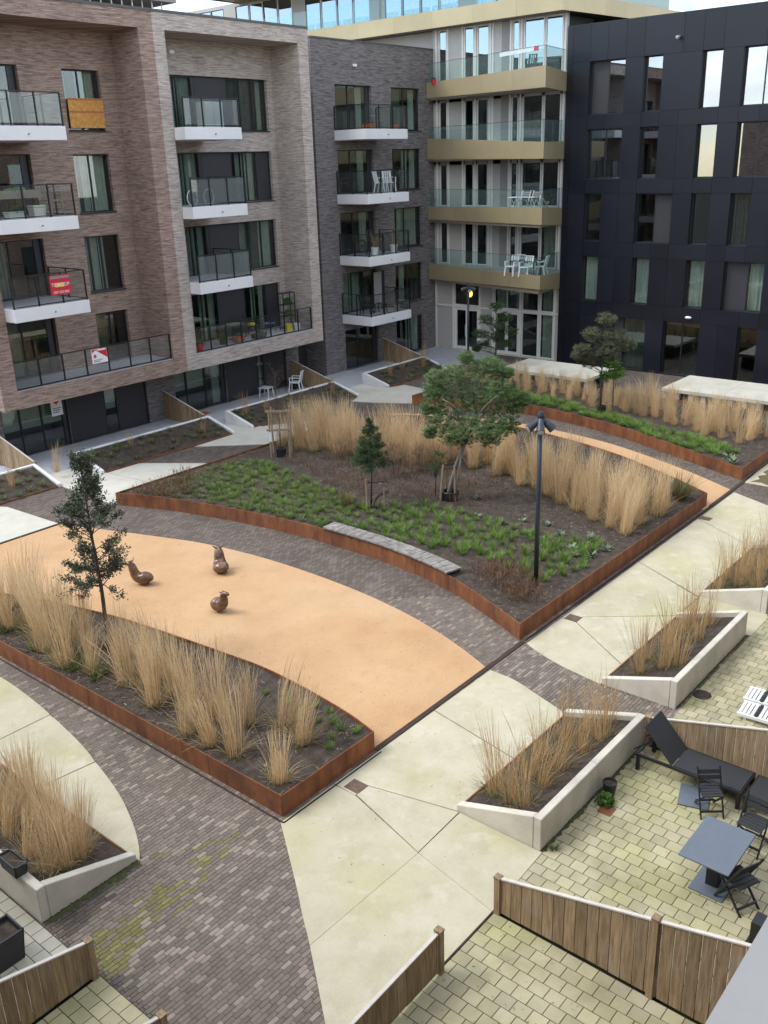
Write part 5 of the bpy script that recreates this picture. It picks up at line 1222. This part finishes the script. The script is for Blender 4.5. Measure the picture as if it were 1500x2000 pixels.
# sculptures
def sculpture(x, y, yaw, label, head='fwd', s=1.0):
    m = MB()
    body = [(-.30, .12, .02), (-.29, .16, .10), (-.24, .19, .17), (-.14, .195, .195), (-.02, .185, .19), (.08, .21, .17), (.145, .27, .145), (.175, .35, .125), (.195, .43, .118), (.215, .51, .11), (.245, .58, .094), (.30, .615, .085), (.355, .61, .065), (.385, .60, .03)] if head == 'fwd' else \
           [(-.27, .12, .02), (-.26, .17, .12), (-.19, .205, .185), (-.07, .205, .20), (.03, .23, .175), (.075, .30, .14), (.095, .38, .115), (.10, .45, .10), (.10, .51, .09), (.13, .55, .078), (.20, .56, .06), (.27, .55, .038), (.295, .545, .015)]
    m.tube([(a, 0, b) for a, b, _ in body], [r for *_q, r in body], 18)
    hx = .25 if head == 'fwd' else .10
    hz = .64 if head == 'fwd' else .57
    for sg in (-1, 1):
        if head == 'fwd': m.tube([(hx-.02, sg*.035, hz), (hx-.04, sg*.085, hz+.06), (hx-.045, sg*.135, hz+.115)], [.034, (.045, .022), .008], 8)
        else: m.tube([(hx-.02, sg*.03, hz), (hx-.09, sg*.06, hz+.03)], [.026, .008], 8)
    o = m.build('animal_sculpture', MATS['bronze'], None, True); o.location = (x, y, .0); o.rotation_euler = (0, 0, yaw); o.scale = s if isinstance(s, tuple) else (s,)*3
    tag(o, label, 'sculpture', 'animal sculptures on the play surface')
    mo = o.modifiers.new('sub', 'SUBSURF'); mo.levels = 1; mo.render_levels = 1
yr = math.atan2(-.761, .649)
sculpture(13.30, 20.0, yr+math.pi-.15, 'polished brown long-necked animal sculpture facing left, leftmost of three')
sculpture(15.13, 18.89, yr+math.pi*.5+.25, 'polished brown animal sculpture with raised ears, seen from behind, farthest of three', 'fwd', (1.0, 1.22, .97))
sculpture(13.48, 16.95, yr-.55, 'polished brown animal sculpture with bowed head, nearest of three', 'down')
# pale covered blocks before the black building
def block(x0, x1, y0, y1, label):
    e = empty('concrete_block', (x0, (y0+y1)/2, 0), label=label, cat='concrete block')
    n = max(2, round((y1-y0)/2.45))
    for i in range(n):
        a, b = y0+(y1-y0)*i/n+.004, y0+(y1-y0)*(i+1)/n-.004
        bevel(MB().box(x0, x1, a, b, .60, .75).build('cover_slab', MATS['concrete_far'], e), .008)
    MB().box(x0+.18, x1-.18, y0+.18, y1-.18, -.02, .599).build('core', MATS['black_gap'], e)
    k = int((y1-y0)/.55)
    for i in range(k):
        y = y0+.12+(y1-y0-.24)*i/(k-1); MB().box(x0+.07, x0+.17, y-.09, y+.09, 0, .599).build('support', MATS['brick_grey'], e)
block(38.85, 41.6, 20.45, 25.3, 'long pale concrete-topped block before the glazed corner doors')
block(39.05, 42.1, 9.0, 16.9, 'long pale concrete-topped block at the right edge before the black building')

# ------------------------------------------------------------------ furniture
def lounger(x, y, rz, label):
    e = empty('sun_lounger', (x, y, 0), rz, label=label, cat='sun lounger', group='black sun loungers')
    def pt(nm, m, mat='railing_black'): return m.build(nm, MATS[mat], e, world=False)
    L, w = 1.92, .68
    for sx in (-1, 1):
        m = MB(); m.bar((sx*w/2, 0, .31), (sx*w/2, L, .31), .04, .05); pt('side_rail', m)
        for yy in (.04, L-.06): pt('leg', MB().box(sx*w/2-.03, sx*w/2+.03, yy-.03, yy+.03, 0, .30))
    pt('end_rail', MB().bar((-w/2, .02, .31), (w/2, .02, .31), .04)); pt('end_rail', MB().bar((-w/2, L-.02, .31), (w/2, L-.02, .31), .04))
    pt('seat', MB().box(-w/2+.02, w/2-.02, .03, 1.22, .315, .345), 'fabric_black')
    c, s_ = math.cos(.82), math.sin(.82)
    m = MB(); B0, B1 = Vector((0, 1.24, .34)), Vector((0, 1.24+.80*c, .34+.80*s_)); m.bar(B0, B1, w-.03, .03, up=(0, -s_, c)); pt('backrest', m, 'fabric_black')
    for sx in (-1, 1): m = MB(); m.bar((sx*.25, 1.24+.5*c, .34+.5*s_), (sx*.25, 1.24+.75, .33), .02); pt('strut', m)
    return e
lounger(14.12, 4.02, 0, 'black sun lounger with raised backrest beside the concrete planter')
lounger(14.10, 3.97, math.pi, 'second black sun lounger cut by the right edge of the picture')
def square_table(x0, x1, y0, y1, z, label):
    cx, cy = (x0+x1)/2, (y0+y1)/2; e = empty('patio_table', (cx, cy, 0), label=label, cat='table')
    bevel(MB().box(x0, x1, y0, y1, z-.03, z).build('table_top', MATS['table_slate'], e), .006)
    MB().box(cx-.1, cx+.1, cy-.09, cy+.09, .02, z-.03).build('pedestal', MATS['plastic_black'], e)
    MB().box(cx-.33, cx+.33, cy-.26, cy+.26, 0, .022).build('base', MATS['table_slate'], e)
square_table(11.27, 12.38, 3.32, 4.08, .74, 'square slate-grey pedestal table on the near terrace')
def folding_chair(x, y, rz, label, mat='railing_black', seat='fabric_black', grp='black folding chairs', folded=False, s=1, z=0):
    e = empty('folding_chair', (x, y, z), rz, label=label, cat='chair', group=grp); e.scale = (s,)*3
    def pt(nm, m, k=None): return m.build(nm, MATS[k or mat], e, world=False)
    w = .42
    for sx in (-1, 1):
        pt('leg', MB().bar((sx*w/2, -.24, 0), (sx*w/2, .20, .86), .022, .035)); pt('leg', MB().bar((sx*(w/2-.03), .26, 0), (sx*(w/2-.03), -.20, .46), .022, .035))
    pt('stretcher', MB().bar((-w/2, -.17, .12), (w/2, -.17, .12), .03)); pt('stretcher', MB().bar((-w/2+.03, .2, .1), (w/2-.03, .2, .1), .03))
    for i in range(5): pt('seat_slat', MB().box(-w/2+.015, w/2-.015, -.19+i*.082, -.12+i*.082, .455, .475), seat)
    for i in range(2): c = Vector((0, .12+i*.045, .68+i*.095)); pt('back_slat', MB().bar(c-Vector((w/2, 0, 0)), c+Vector((w/2, 0, 0)), .08, .018, up=(0, -1, .3)), seat)
    return e
folding_chair(13.42, 4.42, math.radians(-50), 'black folding chair between the table and the sun lounger', s=.9)
folding_chair(11.66, 3.28, math.radians(155), 'black folding chair at the near right side of the table')
folding_chair(13.0, 3.55, math.radians(-95), 'black folding chair at the far side of the table')
m = MB(); m.box(-.3, .3, -.25, .25, 0, .025); o = m.build('rubber_mat', MATS['table_slate'], None); o.location = (13.62, 4.75, .003); o.rotation_euler = (0, 0, .3); tag(o, 'dark slab lying under the folding chair by the lounger', 'mat')
m = MB(); m.box(10.9, 11.25, 2.55, 2.9, .0, .02); m.box(10.95, 11.2, 2.6, 2.85, .02, .42); tag(m.build('plastic_stool', MATS['plastic_black']), 'black stool cut off by the right edge below the table', 'stool')
for (x, y), w in (((16.75, 4.85), 'nearer to the fence'), ((17.35, 4.95), 'farther from the fence')):
    e = empty('slatted_lounger', (x, y, 0), math.radians(4), label='flat white slatted lounger lying on the far terrace, '+w, cat='lounger', group='white slatted loungers')
    for sx in (-.24, .24): MB().box(sx-.03, sx+.03, -1.3, .25, .08, .14).build('side_rail', MATS['plastic_white'], e, world=False)
    for i in range(20):
        yy = -1.26+i*.077; MB().box(-.24, .24, yy-.027, yy+.027, .14, .16).build('slat', MATS['plastic_black' if i in (15,) else 'plastic_white'], e, world=False)
    for sx in (-.2, .2):
        for yy in (-1.1, .1): MB().box(sx-.03, sx+.03, yy-.03, yy+.03, 0, .08).build('leg', MATS['plastic_white'], e, world=False)
def pot(x, y, z, r, h, mat, label, plant=None, square=None, ps=1, rz=0, grp=None):
    e = empty('plant_pot', (x, y, z), rz, label=label, cat='pot', group=grp)
    if square:
        a, b = square; t = .025; m = MB(); k = .82
        for q in ((-a, a, -b, -b+t), (-a, a, b-t, b), (-a, -a+t, -b, b), (a-t, a, -b, b)):
            n0 = len(m.v); m.box(*q, 0, h); m.v[n0:] = [(vx*(k if vz < .01 else 1), vy*(k if vz < .01 else 1), vz) for vx, vy, vz in m.v[n0:]]
        m.build('shell', MATS[mat], e, world=False); MB().box(-a*.97, a*.97, -b*.97, b*.97, h*.8, h*.84).build('soil', MATS['soil'], e, world=False)
    else:
        MB().lathe([(0, 0), (r*.72, 0), (r, h), (r*.9, h), (r*.85, h*.82), (0, h*.82)], n=18).build('shell', MATS[mat], e, world=False)
        MB().lathe([(r*.86, h*.84), (0, h*.86)], n=14).build('soil', MATS['soil'], e, world=False)
    if plant: o = link('foliage', plant, e); o.location = (0, 0, h*.82); o.scale = (ps,)*3
    return e
pot(4.98, 11.82, .625, 0, .22, 'pot_dark', 'small black planter box on the rim of the lower-left concrete planter', square=(.11, .25))
pot(4.22, 10.98, 0, 0, .52, 'pot_dark', 'tall square black pot on the terrace at the left edge', square=(.27, .23))
pot(3.9, 11.5, 0, .16, .2, 'pot_dark', 'small pot with green leaves behind the square black pot', MOUND[0], ps=.6)
pot(12.82, 5.95, .0, .13, .26, 'pot_dark', 'round black pot beside the concrete planter wall')
o = put('weed', MOUND, (12.55, 5.88), .0, 'green weed growing below the round black pot', 'plant', None, .55)
tag(MB().box(12.27, 12.52, 5.66, 5.9, .0, .012).build('floor_tile', MATS['corten']), 'square rusty tile lying near the round black pot', 'tile')
o = put('weed', DULL, (11.0, 6.0), .0, 'small weed at the foot of the concrete planter corner', 'plant', None, .8)
tag(MB().lathe([(0, .008), (.18, .008), (.2, .004)], (16.9, 5.95, 0), 9).build('dirt_patch', MATS['soil']), 'dark dirt patch beside the middle concrete planter', 'dirt')
tag(MB().box(4.25, 4.6, 9.85, 10.0, .0, .3).build('crate', MATS['pot_dark']), 'dark crate behind the lower-left board fence', 'crate')
def plastic_chair(x, y, z, rz, label, s=1, mat='plastic_white', grp=None):
    e = empty('plastic_chair', (x, y, z), rz, label=label, cat='chair', group=grp); e.scale = (s,)*3
    pt = lambda nm, m: m.build(nm, MATS[mat], e, world=False)
    pt('seat', MB().box(-.22, .22, -.22, .22, .41, .445))
    for sx in (-1, 1):
        pt('leg', MB().bar((sx*.24, -.26, 0), (sx*.21, -.20, .42), .045)); pt('leg', MB().bar((sx*.24, .28, 0), (sx*.20, .20, .42), .045))
        pt('armrest', MB().bar((sx*.25, -.2, .65), (sx*.25, .24, .65), .05, .03)); pt('arm_support', MB().bar((sx*.24, -.2, .43), (sx*.25, -.2, .65), .04))
        pt('back_post', MB().bar((sx*.21, .22, .43), (sx*.19, .34, .92), .04))
    for i in range(4): pt('back_slat', MB().bar((-.15+i*.1, .22, .44), (-.15+i*.1, .335, .88), .055, .018, up=(0, 1, 0)))
    pt('top_rail', MB().bar((-.2, .34, .90), (.2, .34, .90), .07, .03))
    return e
plastic_chair(31.95, 32.7, 0, math.radians(-150), 'white plastic armchair on the ground-floor terrace below the grey block', 1.1)
def stool(x, y, z, s, label, mat='plastic_white'):
    e = empty('side_table', (x, y, z), .3, label=label, cat='table')
    MB().box(-.27, .27, -.27, .27, .44, .47).build('top', MATS[mat], e, world=False)
    for a in (-1, 1):
        for b in (-1, 1): MB().bar((a*.25, b*.25, 0), (a*.22, b*.22, .44), .04).build('leg', MATS[mat], e, world=False)
stool(30.35, 33.1, 0, 1, 'low white plastic table left of the white armchair')
tag(MB().box(32.2, 32.7, 33.0, 33.5, 0, .45).build('storage_bag', MATS['pot_dark']), 'dark bag in the corner behind the white armchair', 'bag')
tag(MB().box(25.9, 26.7, 32.9, 33.4, .003, .02).build('door_mat', MATS['terracotta']), 'brown door mat before the ground-floor glass doors', 'mat')
# ------------------------------------------------------------------ balcony things
def text(body, size, loc, rot, mat, parent, name='lettering', al='CENTER'):
    cu = bpy.data.curves.new(name, 'FONT'); cu.body = body; cu.size = size; cu.align_x = al; cu.align_y = 'CENTER'; cu.extrude = .001
    o = bpy.data.objects.new(name, cu); me = bpy.data.meshes.new_from_object(o); bpy.data.objects.remove(o); me.materials.clear(); me.materials.append(MATS[mat]); o = bpy.data.objects.new(name, me); COL.objects.link(o); o.rotation_euler = rot; o.parent = parent; o.location = Vector(loc)-parent.location; return o
RX = (math.pi/2, 0, 0)
e = empty('sale_sign', (19.05, 31.3, 6.35), label='red TE KOOP for-sale sign on the brown block balcony railing', cat='sign')
MB().box(18.64, 19.46, 31.28, 31.30, 6.33, 7.02).build('board', MATS['red'], e)
MB().box(18.67, 19.43, 31.272, 31.28, 6.90, 6.99).build('stripe', MATS['mauve'], e)
MB().box(18.84, 19.2, 31.27, 31.279, 6.60, 6.75).build('sticker', MATS['sign_yellow'], e)
text('TE KOOP', .175, (19.05, 31.266, 6.68), RX, 'sign_white', e); text('059 320 000', .125, (19.05, 31.268, 6.42), RX, 'sign_white', e)
e = empty('estate_sign', (20.75, 32.05, 3.4), label='white and red estate agent sign on the lowest brown block railing', cat='sign')
MB().box(20.4, 21.1, 32.03, 32.05, 3.45, 4.0).build('board', MATS['sign_white'], e)
m = MB(); m.face([(20.55, 32.026, 3.99), (21.09, 32.026, 3.62), (21.09, 32.026, 3.99)]); m.build('red_corner', MATS['red'], e)
m = MB(); m.face([(20.42, 32.024, 3.86), (20.62, 32.024, 3.99), (20.42, 32.024, 3.99)]); m.build('red_corner', MATS['red'], e)
m = MB(); m.box(20.66, 21.05, 32.022, 32.026, 3.93, 3.98); m.build('white_bar', MATS['sign_white'], e)
m = MB(); m.face([(20.46, 32.024, 3.74), (20.54, 32.024, 3.82), (20.62, 32.024, 3.74)]); m.box(20.49, 20.59, 32.022, 32.026, 3.67, 3.735); m.build('house_logo', MATS['red'], e)
for z, w in ((3.58, .4), (3.52, .3)): MB().box(20.46, 20.46+w, 32.022, 32.026, z-.012, z+.012).build('text_line', MATS['sign_ink'], e)
e = empty('heart_sign', (19.53, 33.6, 1.4), label='white poster with a red heart in the ground-floor window', cat='poster')
MB().box(19.28, 19.78, 33.66, 33.67, 1.36, 2.2).build('sheet', MATS['sign_white'], e)
m = MB(); hp = [(19.53+.19*(16*math.sin(t)**3)/16, 33.655, 1.98+.19*(13*math.cos(t)-5*math.cos(2*t)-2*math.cos(3*t)-math.cos(4*t))/16) for t in [i*6.283/28 for i in range(28)]]; m.face(hp); m.build('heart', MATS['red'], e)
for i in range(3): MB().box(19.34, 19.72-.05*i, 33.652, 33.657, 1.64-i*.08, 1.675-i*.08).build('text_line', MATS['sign_ink'], e)
e = empty('chipboard_sheet', (22.7, 33.7, 12), label='orange chipboard panel closing the lower half of the top window', cat='board')
MB().box(21.96, 23.5, 33.70, 33.73, 12.05, 13.1).build('board', MATS['osb'], e)
for z in (13.06, 12.62): MB().box(21.96, 23.5, 33.692, 33.699, z-.03, z+.03).build('tape', MATS['terracotta'], e)
def bulkhead(loc, label, mat='plastic_white', s=(.26, .1, .14)):
    bevel(tag(MB().box(loc[0]-s[0]/2, loc[0]+s[0]/2, loc[1]-s[1]/2, loc[1]+s[1]/2, loc[2]-s[2]/2, loc[2]+s[2]/2).build('wall_lamp', MATS[mat]), label, 'wall lamp'), .03, 2)
bulkhead((27.12, 33.74, 14.96), 'small white lamp high on the pale grey brick wall'); bulkhead((38.48, 33.78, 15.0), 'small white lamp high on the slate brick wall')
m = MB(); m.tube([(44.83, 19.79, 15.39), (44.6, 19.79, 15.36)], [.05, .05], 10); m.ell((44.58, 19.79, 15.33), (.09, .09, .09)); tag(m.build('security_camera', MATS['zinc']), 'round grey camera high on the black panelled wall', 'camera')
m = MB(); m.ell((44.78, 18.3, 2.93), (.08, .17, .07)); tag(m.build('wall_lamp', MATS['plastic_white']), 'white oval lamp above the black building doors', 'wall lamp')
m = MB(); m.ell((46.4, 32.35, 3.05), (.02, .20, .22)); tag(m.build('round_lamp', MATS['lamp_glow']), 'round glowing yellow lamp inside the glazed ground floor', 'lamp')
# pots and seats on the balconies
pot(37.1, 32.1, 12.01, .16, .2, 'terracotta', 'left terracotta pot on the top slate balcony', MOUND[1], ps=.35); pot(37.6, 32.05, 12.01, .18, .24, 'terracotta', 'middle terracotta pot on the top slate balcony', MOUND[0], ps=.4); pot(39.4, 32.05, 12.01, .17, .22, 'terracotta', 'right terracotta pot on the top slate balcony', MOUND[2], ps=.35)
plastic_chair(38.55, 32.35, 9.01, .3, 'left white chair on the third-floor slate balcony', 1.12); plastic_chair(39.35, 32.5, 9.01, -.5, 'right white chair on the third-floor slate balcony', 1.12); stool(39.75, 32.9, 9.01, 1, 'white side table next to the slate balcony chairs')
pot(37.65, 32.15, 6.01, .2, .42, 'plastic_white', 'left tall white pot on the second-floor slate balcony', REED_THIN[0], ps=.7); pot(39.25, 32.2, 6.01, .2, .42, 'plastic_white', 'right tall white pot on the second-floor slate balcony', REED_THIN[1], ps=.7)
plastic_chair(37.3, 32.8, 6.01, .8, 'left black chair on the second-floor slate balcony', 1.15, 'railing_black'); plastic_chair(38.6, 32.9, 6.01, -.2, 'right black chair on the second-floor slate balcony', 1.3, 'railing_black')
e = empty('drying_panel', (39.0, 33.0, 3), label='upright pale board leaning on the lowest slate balcony', cat='board'); MB().box(38.75, 39.35, 33.2, 33.24, 3.2, 5.0).build('board', MATS['zinc'], e); MB().box(39.36, 39.6, 33.2, 33.26, 3.0, 5.05).build('frame', MATS['anthracite'], e)
plastic_chair(37.5, 32.7, 3.01, .4, 'black chair on the lowest slate balcony', 1.1, 'railing_black'); stool(38.4, 32.5, 3.01, 1, 'dark side table on the lowest slate balcony', 'pot_dark'); pot(39.5, 32.3, 3.01, .2, .3, 'wicker', 'wicker basket pot on the lowest slate balcony', MOUND[0], ps=.5)
# brown block balcony
e = empty('window_box', (18.3, 31.5, 9.8), label='long pale flower box hung along the brown balcony rail', cat='planter'); MB().box(17.2, 18.95, 31.48, 31.72, 9.68, 9.95).build('box', MATS['wicker'], e); o = link('foliage', MOUND[1], e); o.location = (-.3, .05, .1); o.scale = (1.5, .3, .4)
pot(18.85, 31.75, 9.01, 0, .42, 'curtain', 'pale square crate planter on the brown balcony', MOUND[2], square=(.27, .2), ps=.5); pot(17.95, 31.7, 9.01, 0, .25, 'curtain', 'low pale trough on the brown balcony', MOUND[0], square=(.36, .16), ps=.7); pot(17.4, 31.9, 9.4, .14, .25, 'blue', 'violet pot on the brown balcony', MOUND[1], ps=.5)
plastic_chair(19.7, 32.2, 9.01, .2, 'wicker armchair at the end of the brown balcony', 1.25, 'wicker')
# grey block
def bicycle(x, y, z, label):
    e = empty('bicycle', (x, y, z), .15, label=label, cat='bicycle')
    for cx in (-.5, .5):
        m = MB(); ring = [(cx+.31*math.cos(a), 0, .33+.31*math.sin(a)) for a in [i*6.2832/24 for i in range(25)]]; m.tube(ring, .016, 6, cap=False); w = m.build('wheel', MATS['plastic_white'], e, world=False)
        m = MB()
        for i in range(8): m.bar((cx, 0, .33), (cx+.3*math.cos(i*.785), 0, .33+.3*math.sin(i*.785)), .004)
        m.build('spokes', MATS['zinc'], w, world=False)
    m = MB()
    for a, b in (((-.5, 0, .33), (-.08, 0, .33)), ((-.08, 0, .33), (-.2, 0, .78)), ((-.2, 0, .75), (.36, 0, .78)), ((-.08, 0, .33), (.38, 0, .72)), ((-.5, 0, .33), (-.2, 0, .72)), ((.5, 0, .33), (.34, 0, .9))): m.tube([a, b], .018, 6)
    m.build('frame', MATS['anthracite'], e, world=False); MB().ell((-.21, 0, .85), (.13, .07, .035)).build('saddle', MATS['plastic_black'], e, world=False); MB().tube([(.3, -.26, .95), (.36, 0, .93), (.3, .26, .95)], .014, 6).build('handlebar', MATS['anthracite'], e, world=False)
bicycle(26.3, 31.75, 9.02, 'bicycle parked on the middle balcony of the pale grey block')
e = empty('cabinet', (27.6, 32.2, 12), label='pale storage cabinet behind the frosted railing of the top grey balcony', cat='cabinet')
MB().box(27.1, 28.1, 32.0, 32.5, 12.02, 13.0).build('body', MATS['curtain'], e)
for a in (27.12, 27.62): MB().box(a, a+.46, 31.98, 31.999, 12.06, 12.97).build('door', MATS['curtain_white'], e)
pot(25.95, 32.3, 3.03, .17, .32, 'red', 'red pot with a green plant in the corner of the grey loggia', MOUND[0], ps=.6); pot(28.4, 32.55, 3.03, 0, .26, 'terracotta', 'brown crate of plants on the grey loggia floor', MOUND[2], square=(.26, .18), ps=.5)
pot(27.6, 32.7, 3.03, .2, .25, 'pot_dark', 'dark pot with yellow-green plant on the grey loggia', MOUND[1], ps=.8); pot(29.6, 32.5, 3.03, 0, .22, 'pot_dark', 'dark trough of flowers at the grey loggia railing', MOUND[0], square=(.42, .14), ps=.5)
e = empty('round_table', (28.7, 33.2, 3.03), label='round dark table with a pale bowl on the grey loggia', cat='table'); MB().lathe([(0, .58), (.42, .58), (.42, .66), (0, .66)], n=20).build('top', MATS['pot_dark'], e, world=False); MB().lathe([(.25, 0), (.06, .05), (.05, .57)], n=12).build('pedestal', MATS['pot_dark'], e, world=False); MB().lathe([(.34, .665), (.36, .72), (.3, .7), (0, .69)], n=18).build('bowl', MATS['rosette'], e, world=False)
plastic_chair(29.8, 33.1, 3.03, .6, 'dark chair with a yellow cushion on the grey loggia', 1.1, 'pot_dark'); tag(MB().box(29.65, 29.95, 33.0, 33.3, 3.53, 3.62).build('cushion', MATS['yellow']), 'yellow cushion on the dark loggia chair', 'cushion')
stool(30.7, 33.0, 3.03, 1, 'small grey table on the grey loggia', 'table_slate')
e = empty('shelf_rack', (31.9, 32.9, 3.03), label='tall black shelf rack of plants at the right end of the grey loggia', cat='shelf')
for sx in (-.38, .38):
    for sy in (-.16, .16): MB().bar((sx, sy, 0), (sx, sy, 1.75), .035).build('post', MATS['railing_black'], e, world=False)
for z in (.1, .65, 1.2, 1.73): MB().box(-.4, .4, -.18, .18, z, z+.03).build('shelf', MATS['railing_black'], e, world=False)
for z, k in ((.68, 0), (1.23, 1)): o = link('foliage', MOUND[k], e); o.location = (.05, 0, z); o.scale = (1, .5, .8)
pot(31.95, 32.35, 3.03, .17, .34, 'plastic_white', 'white bucket before the black shelf rack', None); tag(MB().box(31.35, 31.7, 32.4, 32.6, 3.03, 3.4).build('bag', MATS['yellow']), 'yellow bag beside the white bucket on the grey loggia', 'bag')
# gold block balconies
e = empty('dining_table', (43.2, 26.6, 4.73), label='black dining table with white chairs on the lowest gold balcony', cat='table'); MB().box(-.42, .42, -.8, .8, .7, .74).build('top', MATS['anthracite'], e, world=False)
for a in (-.36, .36):
    for b in (-.7, .7): MB().box(a-.03, a+.03, b-.03, b+.03, 0, .7).build('leg', MATS['anthracite'], e, world=False)
for i, (x, y, rz, w) in enumerate(((42.65, 27.1, 1.57, 'front left'), (42.6, 26.2, 1.57, 'front right'), (43.8, 27.0, -1.57, 'rear left'), (43.3, 25.75, 0.2, 'end'))): plastic_chair(x, y, 4.73, rz+math.pi, 'white chair at the gold balcony dining table, '+w, 1.1, grp='white dining chairs')
e = empty('balcony_table', (42.9, 26.6, 7.9), label='white table with folding legs on the second gold balcony', cat='table'); MB().box(-.3, .3, -.75, .75, .68, .72).build('top', MATS['plastic_white'], e, world=False)
for b in (-.6, .6): MB().bar((-.25, b, 0), (.25, b, .68), .03).build('leg', MATS['plastic_white'], e, world=False); MB().bar((.25, b, 0), (-.25, b, .68), .03).build('leg', MATS['plastic_white'], e, world=False)
for y, w in ((26.9, 'left'), (26.25, 'right')): folding_chair(43.5, y, 7.9, -1.57, 'x') if False else folding_chair(43.45, y, -1.57, 'mauve-backed folding chair on the second gold balcony, '+w, 'plastic_white', 'mauve', 'mauve chairs', s=1.15, z=7.9)
folding_chair(43.1, 25.5, .5, 'brown folding stool chair at the corner of the second gold balcony', 'wicker', 'wicker', None, z=7.9)
e = empty('banner', (42.3, 26.5, 15), label='white banner with a red end on the top gold balcony railing', cat='banner'); a_, b_ = Vector((42.22, 25.55)), Vector((42.95, 28.2)); MB().bar((*a_.lerp(b_, .12), 15.28), (*b_, 15.24), .02, .2).build('cloth', MATS['sign_white'], e); MB().bar((*a_, 15.27), (*a_.lerp(b_, .11), 15.28), .02, .2).build('red_end', MATS['red'], e)
pot(44.2, 33.2, 14.3, .15, .25, 'red', 'red flower pot at the left end of the top gold balcony', MOUND[1], ps=.4)
plastic_chair(43.3, 26.6, 14.28, -1.3, 'black seat on the top gold balcony behind the glass', 1, 'pot_dark')
# puddle on the far concrete
pm = MB().face([(30.75, 9.95, .0135), (30.85, 9.6, .0135), (30.7, 9.35, .0135), (31.1, 9.2, .0135), (32.2, 9.3, .0135), (32.4, 9.9, .0135), (32.0, 9.95, .0135), (31.8, 9.75, .0135), (31.5, 9.95, .0135), (31.2, 9.78, .0135)])
tag(pm.build('puddle', nmat('wet_concrete', [(.14, .115, .06), (.17, .14, .08)], rough=.12, spec=.6)), 'brown puddle on the concrete at the right edge', 'puddle', kind='structure')
